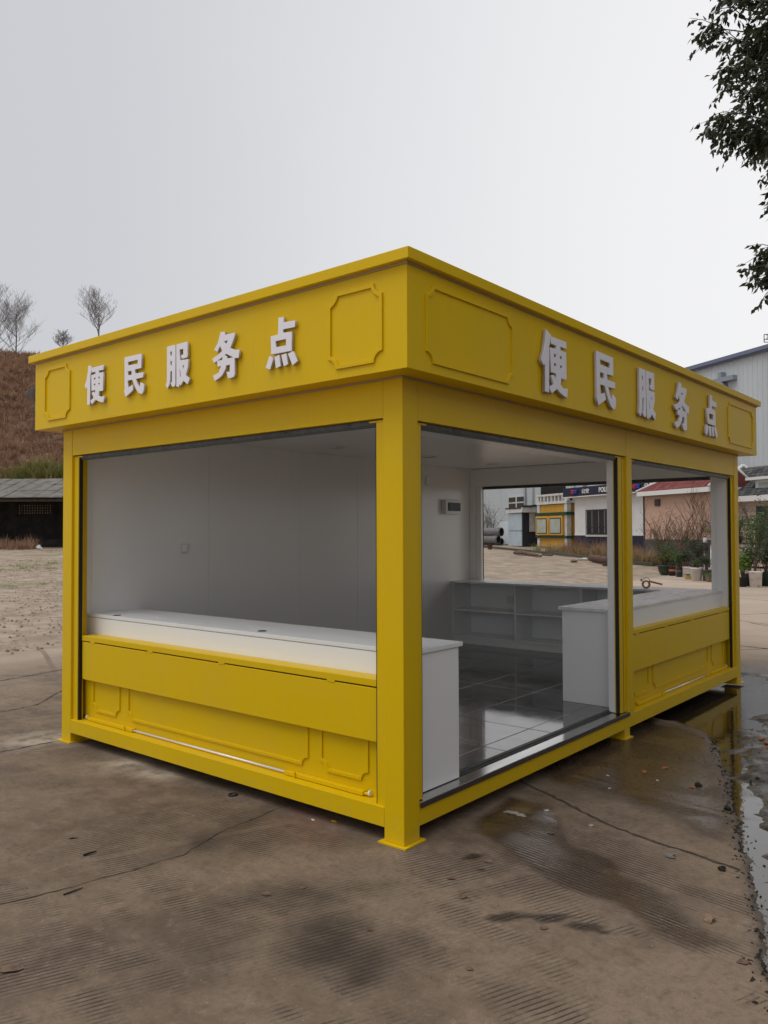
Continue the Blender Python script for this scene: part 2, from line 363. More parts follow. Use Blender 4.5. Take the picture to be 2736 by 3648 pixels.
def groundmat():
    m, nt, b = newmat('concrete_yard'); p = pos(nt)
    A = lambda n: nd(nt, 'ShaderNodeAttribute', _attribute_name=n).outputs['Fac']
    aw, as_, ad, aa, af, ar, al = (A(k) for k in ('wet', 'stain_shade', 'dirt', 'asph', 'fard', 'rust', 'lime'))
    big = noise(nt, p, 0.9, 6, 0.62); fine = noise(nt, p, 38, 5, 0.7); mid = noise(nt, p, 6, 6, 0.65)
    c = mixc(nt, rng(nt, big, 0.34, 0.66), (0.112, 0.077, 0.051), (0.236, 0.173, 0.118))
    c = mixc(nt, rng(nt, mid, 0.35, 0.75, 0, 0.6), c, (0.275, 0.203, 0.148))
    c = mixc(nt, rng(nt, fine, 0.42, 0.7, 0, 0.5), c, (0.11, 0.088, 0.072))
    mot = noise(nt, p, 17, 5, 0.7); c = mixc(nt, rng(nt, mot, 0.50, 0.72, 0, 0.55), c, (0.085, 0.060, 0.044)); c = mixc(nt, rng(nt, mot, 0.46, 0.28, 0, 0.45), c, (0.31, 0.238, 0.18))
    spk = rng(nt, noise(nt, p, 95, 2), 0.67, 0.73); c = mixc(nt, mth(nt, 'MULTIPLY', spk, 0.55), c, (0.42, 0.38, 0.34))
    spd = rng(nt, noise(nt, p, 75, 3), 0.70, 0.76); c = mixc(nt, mth(nt, 'MULTIPLY', spd, 0.6), c, (0.05, 0.04, 0.035))
    # floated grooves in strips
    dp = nd(nt, 'ShaderNodeVectorMath', _operation='DOT_PRODUCT', i0=p, i1=(0.93, -0.37, 0)).outputs['Value']
    dq = nd(nt, 'ShaderNodeVectorMath', _operation='DOT_PRODUCT', i0=p, i1=(0.14, 0.99, 0)).outputs['Value']
    sx_ = nd(nt, 'ShaderNodeSeparateXYZ', Vector=p)
    side = mth(nt, 'MULTIPLY', mth(nt, 'GREATER_THAN', mth(nt, 'MULTIPLY_ADD', sx_.outputs['X'], 0.38, sx_.outputs['Y']), 0.42), mth(nt, 'GREATER_THAN', sx_.outputs['X'], -0.25))   # which slab
    gcoord = nd(nt, 'ShaderNodeMix', Factor=side); gcoord.inputs['A'].default_value = 0
    nt.links.new(dp, gcoord.inputs['A']); nt.links.new(dq, gcoord.inputs['B'])
    g0 = mth(nt, 'ADD', gcoord.outputs[0], mth(nt, 'MULTIPLY', noise(nt, p, 5, 2), 0.010))
    wv = mth(nt, 'SINE', mth(nt, 'MULTIPLY', g0, 2*math.pi/0.0245))
    strip = mth(nt, 'ABSOLUTE', mth(nt, 'SINE', mth(nt, 'MULTIPLY', mth(nt, 'ADD', g0, 0.62), math.pi/0.57)))
    gm = rng(nt, noise(nt, nd(nt, 'ShaderNodeMapping', Vector=p, Rotation=(0, 0, -1.2), Scale=(0.6, 1.5, 1)).outputs[0], 1.5, 5, 0.6), 0.455, 0.60)
    brk = rng(nt, noise(nt, p, 22, 4, 0.7), 0.22, 0.46)
    gm = mth(nt, 'MULTIPLY', mth(nt, 'MULTIPLY', gm, brk), rng(nt, strip, 0.10, 0.20))
    gm = mth(nt, 'MULTIPLY', gm, mth(nt, 'SUBTRACT', 1.0, mth(nt, 'MAXIMUM', aa, mth(nt, 'MAXIMUM', ad, af)), clamp=True))
    gm = mth(nt, 'MAXIMUM', gm, mth(nt, 'MULTIPLY', mth(nt, 'MULTIPLY', as_, rng(nt, strip, 0.1, 0.2)), mth(nt, 'SUBTRACT', 1.0, aa)))
    valley = rng(nt, wv, 0.25, 0.85)
    c = mixc(nt, mth(nt, 'MULTIPLY', mth(nt, 'MULTIPLY', gm, valley), mth(nt, 'MULTIPLY_ADD', as_, 0.14, 0.84)), c, (0.035, 0.025, 0.019))
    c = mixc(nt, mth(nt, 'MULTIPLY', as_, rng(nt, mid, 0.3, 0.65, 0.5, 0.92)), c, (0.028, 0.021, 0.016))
    c = mixc(nt, mth(nt, 'MULTIPLY', ar, rng(nt, mid, 0.38, 0.62, 0, 0.45)), c, (0.26, 0.095, 0.05))
    c = mixc(nt, mth(nt, 'MULTIPLY', al, rng(nt, mid, 0.35, 0.6, 0.2, 0.9)), c, (0.46, 0.40, 0.32))
    # far yard, paler tan than the near slab
    mpf = nd(nt, 'ShaderNodeMapping', Vector=p, Rotation=(0, 0, 0.55), Scale=(0.6, 1.1, 1)).outputs[0]
    cf = mixc(nt, rng(nt, noise(nt, mpf, 0.35, 7, 0.6), 0.3, 0.72), (0.40, 0.315, 0.24), (0.50, 0.405, 0.32))
    cf = mixc(nt, rng(nt, noise(nt, p, 3.5, 5, 0.7), 0.45, 0.8, 0, 0.3), cf, (0.27, 0.205, 0.15))
    vor = nd(nt, 'ShaderNodeTexVoronoi', Vector=nd(nt, 'ShaderNodeMapping', Vector=p, Rotation=(0, 0, 0.55), Scale=(0.22, 0.28, 1)).outputs[0], _feature='DISTANCE_TO_EDGE', Scale=1.0, Randomness=0.35)
    cf = mixc(nt, rng(nt, vor.outputs['Distance'], 0.012, 0.004, 0, 0.7), cf, (0.10, 0.078, 0.06))
    c = mixc(nt, af, c, cf)
    # asphalt, broken
    ca = mixc(nt, rng(nt, noise(nt, p, 18, 6, 0.7), 0.35, 0.7), (0.055, 0.047, 0.040), (0.17, 0.15, 0.13))
    c = mixc(nt, aa, c, ca)
    # bare earth with scraps of green
    cdt = mixc(nt, rng(nt, noise(nt, p, 1.4, 8, 0.7), 0.35, 0.68), (0.25, 0.19, 0.14), (0.44, 0.355, 0.27))
    cdt = mixc(nt, rng(nt, noise(nt, p, 9, 6, 0.75), 0.52, 0.72, 0, 0.75), cdt, (0.10, 0.074, 0.055))
    cdt = mixc(nt, rng(nt, noise(nt, nd(nt, 'ShaderNodeMapping', Vector=p, Location=(3, 7, 0)).outputs[0], 0.22, 6, 0.7), 0.55, 0.68, 0, 0.75), cdt, (0.13, 0.155, 0.04))
    c = mixc(nt, ad, c, cdt)
    wetn = mth(nt, 'MULTIPLY', aw, rng(nt, mid, 0.2, 0.5, 0.75, 1.0))
    wetc = mixc(nt, 1.0, c, (0.42, 0.385, 0.35), 'MULTIPLY')
    nt.links.new(mixc(nt, wetn, c, wetc), b.inputs['Base Color'])
    film = mth(nt, 'MULTIPLY', aw, rng(nt, fine, 0.3, 0.75, 1.0, 0.70))
    nt.links.new(rng(nt, film, 0.0, 1.0, 0.85, 0.13), b.inputs['Roughness'])
    b.inputs['Specular IOR Level'].default_value = 0.45
    h = mth(nt, 'ADD', mth(nt, 'MULTIPLY', fine, 0.5), mth(nt, 'MULTIPLY', mth(nt, 'MULTIPLY', gm, wv), -0.45))
    h = mth(nt, 'ADD', h, mth(nt, 'MULTIPLY', mth(nt, 'ADD', aa, ad), mth(nt, 'MULTIPLY', noise(nt, p, 26, 6, 0.75), 1.6)))
    h = mth(nt, 'ADD', h, mth(nt, 'MULTIPLY', spk, 0.25))
    bm_ = bumpn(nt, b, h, 0.55, 0.006); nt.links.new(mth(nt, 'MULTIPLY_ADD', aw, -0.28, 0.55), bm_.inputs['Strength']); return m
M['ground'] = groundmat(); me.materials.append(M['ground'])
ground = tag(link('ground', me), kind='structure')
# murky standing water
def watermat():
    m, nt, b = newmat('puddle_water'); p = pos(nt)
    b.inputs['Base Color'].default_value = (0.030, 0.022, 0.015, 1); b.inputs['IOR'].default_value = 1.85
    nt.links.new(rng(nt, noise(nt, p, 6, 5), 0.45, 0.75, 0.03, 0.16), b.inputs['Roughness'])
    bumpn(nt, b, noise(nt, p, 14, 4), 0.09, 0.01); return m
M['water'] = watermat()
tag(MB().add([(-1.6, -3.3, -0.020), (3.5, -3.3, -0.020), (3.5, 7.0, -0.020), (-1.6, 7.0, -0.020)], [(0, 1, 2, 3)]).build('puddle', M['water']), kind='structure')
M['crack'] = PM('crack_dirt', (0.045, 0.035, 0.027), 0.95, c2=(0.09, 0.07, 0.053), vs=30)
def crack(pts, w, seed, z=0.0035):
    rn = random.Random(seed); fine = []
    for (x0, y0), (x1, y1) in zip(pts, pts[1:]):
        L = math.hypot(x1-x0, y1-y0); n = max(2, int(L/0.035))
        for k in range(n): t = k/n; fine.append((x0+(x1-x0)*t, y0+(y1-y0)*t))
    fine.append(pts[-1]); vs = []; fs = []
    for i, (x, y) in enumerate(fine):
        a = fine[max(i-1, 0)]; b_ = fine[min(i+1, len(fine)-1)]; dx, dy = b_[0]-a[0], b_[1]-a[1]; l = math.hypot(dx, dy) or 1
        j = rn.uniform(-0.008, 0.008); ww = w*rn.uniform(0.25, 1.0); n = (-dy/l, dx/l)
        for s_ in (-1, 1): vs.append((x+n[0]*(j+s_*ww), y+n[1]*(j+s_*ww), z + ground_z(x, y)))
    fs = [(2*i, 2*i+1, 2*i+3, 2*i+2) for i in range(len(fine)-1)]
    MB().add(vs, fs).build('crack', M['crack'], ground)
crack([(-0.45, 1.55), (-0.076, 1.321), (0.2, 1.19), (0.43, 1.072), (0.66, 0.96), (0.911, 0.883), (1.15, 0.845), (1.39, 0.797)], 0.013, 1)
crack(crackL, 0.0045, 2)
crack([(-4.9, -0.9), (-4.69, -0.1), (-4.75, 0.5), (-5.25, 1.035), (-5.6, 1.9), (-5.9, 2.8)], 0.010, 3)
crack([(-3.7, -1.6), (-3.397, -0.463), (-3.364, -0.02), (-3.3, 0.4)], 0.008, 4)
crack([(-2.5, 8.75), (-0.808, 8.576), (-0.425, 8.49), (0.8, 8.3), (2.2, 8.1)], 0.02, 5)
crack([(-1.5, 11.6), (-1.15, 11.3), (-0.4, 11.5), (1.5, 11.9)], 0.02, 6)
crack([(-6.4, -0.3), (-6.2, 0.6), (-6.5, 2.2), (-6.6, 3.4)], 0.012, 7)

# ------------------------------------------------------------------ the kiosk
W, D, cw, b0, b1, hs = 3.376, 5.74, 0.131, 0.0755, 0.178, 2.400
fo, ft, co, ch = 0.151, 2.922, 0.039, 0.058
K = tag(empty('yellow_kiosk'), 'large yellow service kiosk with open sides and white Chinese letters on its fascia', 'kiosk')
YL = M['yellow']
for cx_, cy_ in ((-cw, 0), (-W, 0), (-cw, D-cw), (-W, D-cw)):
    c_ = BX('column', YL, K, cx_, cx_+cw, cy_, cy_+cw, 0.008, hs, bev=0.004)
    BX('foot_plate', YL, c_, cx_-0.024, cx_+cw+0.024, cy_-0.024, cy_+cw+0.024, 0.0, 0.008)
mp_ = BX('middle_post', YL, K, -0.10, 0.0, 2.822, 2.92, b1, hs, bev=0.003)
lg = BX('middle_leg', YL, K, -0.12, -0.001, 2.735, 2.835, 0.008, b0)
BX('foot_plate', YL, lg, -0.14, 0.020, 2.715, 2.855, 0.0, 0.008)
BX('middle_leg', YL, K, -W+0.001, -W+0.12, 2.735, 2.835, 0.0, b0)
# base beams and dark underside
BX('base_beam', YL, K, -W+cw, -cw, 0, 0.10, b0, b1, bev=0.003)
BX('base_beam', YL, K, -0.10, 0, cw, D-cw, b0, b1, bev=0.003)
BX('base_beam', YL, K, -W+cw, -cw, D-0.10, D, b0, b1, bev=0.003)
BX('base_beam', YL, K, -W, -W+0.10, cw, D-cw, b0, b1, bev=0.003)
BX('underfloor', M['understeel'], K, -W+0.11, -0.11, 0.11, D-0.11, b0+0.02, 0.172)
# headers
h0 = 2.197
hd = BX('header_panel', YL, K, -W+cw+0.002, -cw-0.002, 0.0025, 0.06, h0, hs, bev=0.002)
BX('header_panel', YL, K, -0.06, -0.0025, cw+0.002, 2.82, h0-0.012, hs, bev=0.002)
BX('header_panel', YL, K, -0.06, -0.0025, 2.922, D-cw-0.002, 2.177, hs, bev=0.002)
BX('header_panel', YL, K, -W+cw+0.002, -cw-0.002, D-0.06, D-0.0025, 2.185, hs, bev=0.002)
# closed wall on the far left side
BX('outer_wall', YL, K, -W+0.004, -W+0.045, cw, D-cw, b1, hs)
# soffit + sealant beads
def ringp(o, i): return ([(-W-o, -o), (o, -o), (o, D+o), (-W-o, D+o)], [(-W-i, -i), (i, -i), (i, D+i), (-W-i, D+i)])
up = lambda u, v, a: (u, v, a)
MB().frame(*ringp(fo-0.031, -0.0), hs+0.002, hs+0.012, up).build('soffit', YL, K)
MB().frame(*ringp(0.006, -0.05), hs-0.009, hs+0.001, up).build('sealant_bead', M['bead'], K)
MB().frame(*ringp(fo+0.008, fo-0.02), ft-0.011, ft-0.0005, up).build('sealant_bead', M['bead'], K)
# fascia: four mitred boards
t_ = 0.03
def board(a, b_, c_, d_, z0, z1):
    m = MB(); q = [a, b_, c_, d_]
    m.add([(*p_, z0) for p_ in q] + [(*p_, z1) for p_ in q], [(0, 3, 2, 1), (4, 5, 6, 7), (0, 1, 5, 4), (1, 2, 6, 5), (2, 3, 7, 6), (3, 0, 4, 7)]); return m
O, I = ringp(fo, fo-t_)
FAS = [board(O[k], O[(k+1) % 4], I[(k+1) % 4], I[k], hs, ft).build('fascia_board', YL, K, 0.002) for k in range(4)]
O, I = ringp(fo+co, fo-0.10)
for k in range(4): board(O[k], O[(k+1) % 4], I[(k+1) % 4], I[k], ft, ft+ch).build('roof_cap', YL, K, 0.004)
BX('roof_sheet', M['alu'], K, -W-fo+0.11, fo-0.11, -fo+0.11, D+fo-0.11, ft-0.02, ft+0.01)
FL = lambda u, v, a: (u, -fo-a, v)          # front board: u=x
FR = lambda u, v, a: (fo+a, u, v)           # right board: u=y
def scallop(x0, x1, z0, z1, r, w):
    def loop(off):
        p = []; rr = r+off
        for cx_, cz_, s in ((x0, z0, 0), (x1, z0, 1), (x1, z1, 2), (x0, z1, 3)):
            for k in range(9):
                th = R(90-90*k/8) + R(90)*s
                p.append((cx_ + rr*math.cos(th), cz_ + rr*math.sin(th)))
        # clamp straight sides inwards by off
        return [(min(max(u, x0+off), x1-off), min(max(v, z0+off), z1-off)) for u, v in p]
    return loop(0), loop(w)
def moulding(x0, x1, z0, z1, fn, parent, r=0.055, w=0.020, h=0.011):
    o_, i_ = scallop(x0, x1, z0, z1, r, w)
    return MB().frame(o_, i_, -0.001, h, fn).build('moulding', YL, parent, 0.002, 1)
moulding(-3.378, -2.997, 2.455, 2.856, FL, FAS[0]); moulding(-0.375, -0.001, 2.450, 2.852, FL, FAS[0])
moulding(-0.004, 0.848, 2.449, 2.852, FR, FAS[1]); moulding(4.889, 5.745, 2.456, 2.854, FR, FAS[1])
GLYPH = {'bian':[[(-0.078,0.142),(-0.033,0.124),(-0.043,0.095),(-0.052,0.069),(-0.056,-0.139),(-0.093,-0.138),(-0.091,-0.014),(-0.106,-0.022),(-0.127,0.003),(-0.102,0.041),(-0.086,0.095)],[(-0.031,0.119),(0.117,0.119),(0.117,0.087),(0.057,0.089),(0.057,0.071),(0.113,0.07),(0.114,-0.058),(0.079,-0.059),(0.065,-0.054),(0.055,-0.088),(0.083,-0.102),(0.127,-0.099),(0.119,-0.142),(0.082,-0.135),(0.045,-0.124),(0.022,-0.112),(-0.03,-0.14),(-0.051,-0.114),(-0.008,-0.095),(-0.034,-0.059),(-0.01,-0.054),(0.011,-0.07),(0.015,-0.046),(0.0,-0.042),(-0.035,-0.044),(-0.039,0.067),(0.016,0.07),(0.015,0.087),(-0.036,0.087)],[(-0.007,0.045),(0.016,0.046),(0.016,0.03),(-0.007,0.03)],[(0.051,0.045),(0.072,0.045),(0.072,0.03),(0.051,0.03)],[(-0.007,0.002),(0.016,0.003),(0.016,-0.011),(-0.007,-0.011)],[(0.051,0.002),(0.072,0.002),(0.072,-0.011),(0.052,-0.013)]],'min':[[(-0.111,0.135),(0.085,0.132),(0.086,0.038),(0.01,0.038),(0.013,0.008),(0.107,0.006),(0.107,-0.026),(0.023,-0.027),(0.038,-0.058),(0.057,-0.082),(0.07,-0.089),(0.077,-0.058),(0.115,-0.075),(0.114,-0.111),(0.103,-0.131),(0.087,-0.135),(0.055,-0.123),(0.025,-0.095),(0.002,-0.062),(-0.018,-0.027),(-0.072,-0.026),(-0.071,-0.077),(-0.019,-0.063),(-0.008,-0.097),(-0.095,-0.135),(-0.115,-0.094),(-0.108,-0.075)],[(-0.071,0.1),(0.045,0.099),(0.045,0.071),(-0.071,0.074)],[(-0.072,0.036),(-0.027,0.035),(-0.026,0.006),(-0.072,0.007)]],'fu':[[(-0.111,0.135),(-0.026,0.134),(-0.021,-0.118),(-0.031,-0.128),(-0.055,-0.128),(-0.072,-0.102),(-0.056,-0.095),(-0.057,-0.026),(-0.074,-0.026),(-0.077,-0.08),(-0.085,-0.11),(-0.103,-0.132),(-0.124,-0.111),(-0.113,-0.091),(-0.11,-0.056)],[(-0.077,0.099),(-0.059,0.099),(-0.059,0.071),(-0.077,0.071)],[(-0.076,0.038),(-0.059,0.038),(-0.059,0.01),(-0.076,0.01)],[(-0.012,0.134),(0.099,0.134),(0.104,0.046),(0.093,0.037),(0.046,0.037),(0.036,0.058),(0.06,0.062),(0.06,0.098),(0.021,0.098),(0.023,0.029),(0.107,0.025),(0.107,-0.024),(0.083,-0.071),(0.124,-0.096),(0.104,-0.131),(0.061,-0.103),(0.033,-0.131),(0.02,-0.118),(0.018,-0.135),(-0.01,-0.132)],[(0.052,-0.006),(0.069,-0.006),(0.06,-0.038)],[(0.023,-0.026),(0.027,-0.026),(0.037,-0.071),(0.023,-0.086)]],'wu':[[(-0.046,0.143),(-0.006,0.136),(-0.011,0.119),(0.083,0.118),(0.08,0.095),(0.06,0.061),(0.04,0.034),(0.08,0.018),(0.124,0.011),(0.118,-0.034),(0.082,-0.03),(0.084,-0.123),(0.077,-0.139),(0.054,-0.143),(0.022,-0.142),(0.009,-0.103),(0.038,-0.107),(0.041,-0.063),(0.006,-0.063),(-0.001,-0.084),(-0.03,-0.116),(-0.057,-0.13),(-0.1,-0.143),(-0.117,-0.111),(-0.063,-0.098),(-0.04,-0.059),(-0.073,-0.062),(-0.077,-0.027),(-0.029,-0.026),(-0.027,-0.007),(-0.064,-0.021),(-0.107,-0.034),(-0.124,-0.006),(-0.064,0.011),(-0.031,0.027),(-0.051,0.061),(-0.077,0.029),(-0.106,0.046),(-0.071,0.081)],[(-0.018,0.083),(0.023,0.085),(0.003,0.061)],[(0.004,0.006),(0.077,-0.026),(0.012,-0.026),(0.01,-0.01),(-0.012,-0.002)]],'dian':[[(-0.023,0.14),(0.017,0.138),(0.014,0.108),(0.107,0.103),(0.107,0.069),(0.012,0.071),(0.013,0.05),(0.08,0.046),(0.082,-0.058),(-0.082,-0.055),(-0.086,0.046),(-0.07,0.046),(-0.026,0.047)],[(-0.048,0.015),(0.038,0.014),(0.038,-0.023),(-0.046,-0.022)],[(-0.097,-0.064),(-0.067,-0.078),(-0.091,-0.139),(-0.128,-0.124)],[(-0.055,-0.075),(-0.02,-0.068),(-0.005,-0.13),(-0.043,-0.138)],[(-0.0,-0.072),(0.036,-0.068),(0.053,-0.128),(0.02,-0.135)],[(0.053,-0.072),(0.09,-0.063),(0.129,-0.119),(0.09,-0.14)]]}
def glyph(key, fn, parent, cu, cz, sc, flip=1, th=0.016):
    cu_ = bpy.data.curves.new('letter', 'CURVE'); cu_.dimensions = '2D'; cu_.fill_mode = 'BOTH'
    cu_.extrude = th/2; cu_.bevel_depth = 0.0012; cu_.bevel_resolution = 0
    for pl in GLYPH[key]:
        sp = cu_.splines.new('POLY'); sp.points.add(len(pl)-1); sp.use_cyclic_u = True
        for q, (a, b_) in zip(sp.points, pl): q.co = (a*sc, b_*sc, 0, 1)
    tmp = bpy.data.objects.new('tmp', cu_); col.objects.link(tmp)
    dg = bpy.context.evaluated_depsgraph_get()
    me_ = bpy.data.meshes.new_from_object(tmp.evaluated_get(dg)); bpy.data.objects.remove(tmp)
    for v in me_.vertices: v.co = fn(cu + v.co.x, cz + v.co.y, 0.007 + v.co.z + th/2)
    me_.materials.clear(); me_.materials.append(M['letter']); me_.materials.append(M['letter_side'])
    me_.update()
    ax = 1 if fn is FL else 0
    for p_ in me_.polygons: p_.material_index = 0 if abs(p_.normal[ax]) > 0.5 else 1
    o = link('letter', me_, None, parent)
    return o
for key, cx_ in (('bian', -2.636), ('min', -2.146), ('fu', -1.665), ('wu', -1.195), ('dian', -0.715)): glyph(key, FL, FAS[0], cx_, 2.652, 1.0)
for key, cy_ in (('bian', 1.31), ('min', 2.068), ('fu', 2.812), ('wu', 3.565), ('dian', 4.328)): glyph(key, FR, FAS[1], cy_, 2.648, 1.37, th=0.020)

# shutter guides, hinged flaps, lower panels on the two counter sides
FA = lambda u, v, a: (u, a, v)              # front opening: u=x, a=depth behind the face
RA = lambda u, v, a: (-a, u, v)             # right openings: u=y
BA = lambda u, v, a: (u, D-a, v)
def P_(fn, name, m, parent, u0, u1, v0, v1, a0, a1, bev=0):
    c0 = fn(u0, v0, a0); c1 = fn(u1, v1, a1)
    return BX(name, m, parent, min(c0[0], c1[0]), max(c0[0], c1[0]), min(c0[1], c1[1]), max(c0[1], c1[1]), min(c0[2], c1[2]), max(c0[2], c1[2]), bev=bev)
def guide(fn, ue, s, z0, z1, wid=0.065):
    """ue: post edge, s: direction into the opening"""
    g = P_(fn, 'shutter_guide', YL, K, ue, ue+s*wid, z0, z1, 0.019, 0.060, 0.002)
    P_(fn, 'rubber_channel', M['rubber'], g, ue+s*(wid+0.0005), ue+s*(wid+0.009), z0, z1, 0.024, 0.051)
    P_(fn, 'flange', YL, g, ue+s*(wid+0.0005), ue+s*(wid+0.005), z0, z1, 0.0515, 0.060)
    P_(fn, 'top_bracket', YL, g, ue+s*0.004, ue+s*(wid+0.05), z1+0.001, z1+0.010, 0.02, 0.075)
guide(FA, -W+cw, 1, b1, h0-0.018); guide(FA, -cw, -1, b1, h0-0.018, 0.062)
guide(RA, cw, 1, b1+0.022, 2.168, 0.05); guide(RA, 2.822, -1, b1+0.022, 2.168, 0.115)
P_(RA, 'guide_seam', M['brownedge'], K, 2.764, 2.768, b1+0.022, 2.168, 0.0175, 0.020)
guide(RA, 2.92, 1, b1, 2.160, 0.05); guide(RA, D-cw, -1, b1, 2.160, 0.06)
guide(BA, -W+cw, 1, b1, 2.168); guide(BA, -cw, -1, b1, 2.168)
def shutter(fn, u0, u1, z):
    s_ = P_(fn, 'shutter_bar', M['alu'], K, u0, u1, z-0.030, z-0.001, 0.03, 0.075, 0.003)
    P_(fn, 'bar_lip', M['alu'], s_, u0, u1, z-0.036, z-0.0305, 0.034, 0.070)
    n = int(abs(u1-u0)/0.45)
    for k in range(n):
        u = u0 + (u1-u0)*(k+0.6)/n
        P_(fn, 'screw', M['rubber'], s_, u-0.006, u+0.006, z-0.020, z-0.009, 0.0285, 0.0305)
shutter(FA, -W+cw+0.07, -cw-0.07, h0); shutter(RA, cw+0.06, 2.76, h0-0.012); shutter(RA, 2.975, D-cw-0.07, 2.177); shutter(BA, -W+cw+0.07, -cw-0.07, 2.185)
def apron(fn, u0, u1, zs, zt, zb, nfr):
    sl = P_(fn, 'sill', YL, K, u0, u1, zt+0.008, zs, 0.045, 0.165, 0.003)
    lp = P_(fn, 'lower_panel', YL, K, u0-0.02, u1+0.02, b1+0.0005, zt+0.007, 0.09, 0.104)
    # drop flap with rounded lower corners
    r = 0.028; pl = [(u0+0.004, zt)]; 
    for k in range(7): t = R(180+90*k/6); pl.append((u0+0.004+r+r*math.cos(t), zb+r+r*math.sin(t)))
    for k in range(7): t = R(270+90*k/6); pl.append((u1-0.004-r+r*math.cos(t), zb+r+r*math.sin(t)))
    pl.append((u1-0.004, zt))
    fl = MB().prism(pl, 0.047, 0.064, fn).build('drop_flap', YL, K, 0.003)
    P_(fn, 'gap', M['dark'], lp, u0+0.004, u1-0.004, zt, zt+0.008, 0.062, 0.088)
    L = u1-u0
    for f in (0.05, 0.30, 0.56, 0.88):
        P_(fn, 'hinge', YL, fl, u0+L*f-0.03, u0+L*f+0.03, zt-0.003, zt+0.009, 0.0445, 0.060, 0.001)
    for a, b_ in nfr: moulding(a, b_, 0.252, 0.74, lambda u, v, d: fn(u, v, 0.09-d), lp, r=0.05, w=0.018, h=0.010)
    return lp
lp1 = apron(FA, -W+cw+0.078, -cw-0.066, 0.818, 0.771, 0.487, ((-3.076, -2.706), (-2.607, -0.768), (-0.674, -0.310)))
lp2 = apron(RA, 2.982, D-cw-0.078, 0.806, 0.764, 0.474, ((3.09, 3.446), (3.534, 4.968), (5.065, 5.443)))
apron(BA, -W+cw+0.078, -cw-0.078, 0.80, 0.76, 0.474, ())
def bolts(fn, spans, rod, knobs):
    for a, b_ in spans:
        t = P_(fn, 'bolt_housing', YL, K, a, b_, 0.181, 0.205, 0.058, 0.088, 0.003)
        e = b_ if abs(b_-rod[0]) < abs(a-rod[1]) else a
        P_(fn, 'bolt_tab', YL, t, (a if e == b_ else b_)*0.15+e*0.85-0.004, (a if e == b_ else b_)*0.15+e*0.85+0.004, 0.181, 0.214, 0.050, 0.0575)
    y = lambda u: fn(u, 0.192, 0.072)
    MB().tube([y(rod[0]), y(rod[1])], 0.0075, 10).build('bolt_rod', M['rod'], K)
    for u, s in knobs:
        k_ = MB().tube([fn(u, 0.193, 0.073), fn(u+s*0.026, 0.193, 0.073)], 0.009, 10).build('bolt_knob', YL, K)
        MB().tube([fn(u+s*0.027, 0.197, 0.077), fn(u+s*0.040, 0.197, 0.077)], 0.014, 10).build('nylon_bush', M['nylon'], k_)
bolts(FA, ((-3.10, -2.51), (-0.94, -0.33)), (-2.508, -0.942), ((-0.328, 1), (-3.102, -1)))
bolts(RA, ((3.16, 3.74), (4.86, 5.46)), (3.742, 4.858), ((5.462, 1),))
# threshold of the door bay
th = BX('threshold', M['steel'], K, -0.098, 0.003, cw+0.001, 2.82, b1+0.002, 0.196, bev=0.003)
BX('edge_trim', M['brownedge'], th, 0.0035, 0.010, cw+0.001, 2.82, 0.168, 0.195)
BX('track', M['alu'], th, -0.150, -0.0985, cw+0.05, 2.78, 0.183, 0.203, bev=0.002)
BX('track_lip', M['alu'], th, -0.118, -0.110, cw+0.05, 2.78, 0.2035, 0.211)

# ------------------------------------------------------------------ interior
fl_ = BX('floor', M['grout'], K, -3.30, -0.151, 0.105, 5.635, b1-0.004, 0.1988)
xs_ = [-3.30, -2.76, -2.15, -1.54, -0.94, -0.33, -0.152]; ys_ = [0.106, 0.65, 1.25, 1.85, 2.45, 3.05, 3.65, 4.25, 4.85, 5.45, 5.634]
for i in range(len(xs_)-1):
    for j in range(len(ys_)-1):
        q = BX('tile', M['tile'], fl_, xs_[i]+0.004, xs_[i+1]-0.004, ys_[j]+0.004, ys_[j+1]-0.004, 0.188, 0.2+random.uniform(-0.0006, 0.0006), bev=0.0015)
WW = M['wallwhite']
for a, b_ in zip((0.106, 0.20, 1.351, 2.492, 3.368, 4.5), (0.20, 1.351, 2.492, 3.368, 4.5, 5.636)):
    BX('wall_panel', WW, K, -3.328, -3.30+random.uniform(0, 0.0015), a+0.0012, b_-0.0012, 0.2, 2.42, bev=0.001)
ceil_y = [0.08, 1.0, 1.95, 2.9, 3.85, 4.8, 5.66]
for a, b_ in zip(ceil_y, ceil_y[1:]): BX('ceiling_panel', WW, K, -3.33, -1.502, a+0.001, b_-0.001, 2.416, 2.44, bev=0.001)
for a, b_ in ((0.08, 2.9), (2.9, 5.66)): BX('ceiling_panel', M['white'], K, -1.50, -0.066, a+0.001, b_-0.001, 2.404, 2.44, bev=0.002)
BX('inner_header', WW, K, -3.298, -0.10, 5.60, 5.676, 2.185, 2.412, bev=0.002)
BX('inner_header', WW, K, -3.298, -0.10, 0.064, 0.10, 2.20, 2.40)
BX('jamb_lining', WW, K, -3.298, -3.215, 5.575, 5.64, 0.97, 2.184, bev=0.002)
BX('jamb_lining', WW, K, -3.214, -3.135, 5.60, 5.64, 0.97, 2.184, bev=0.002)
BX('jamb_lining', WW, K, -0.225, -0.061, 5.5445, 5.608, 0.806, 2.40, bev=0.002)
BX('jamb_lining', WW, K, -0.165, -0.061, 5.535, 5.544, 0.806, 2.40, bev=0.002)
BX('jamb_lining', M['white'], K, -0.118, -0.061, 2.712, 2.8215, 0.2, 2.40, bev=0.003)
BX('jamb_lining', WW, K, -0.20, -0.134, 0.107, 0.15, 0.2, 2.40)
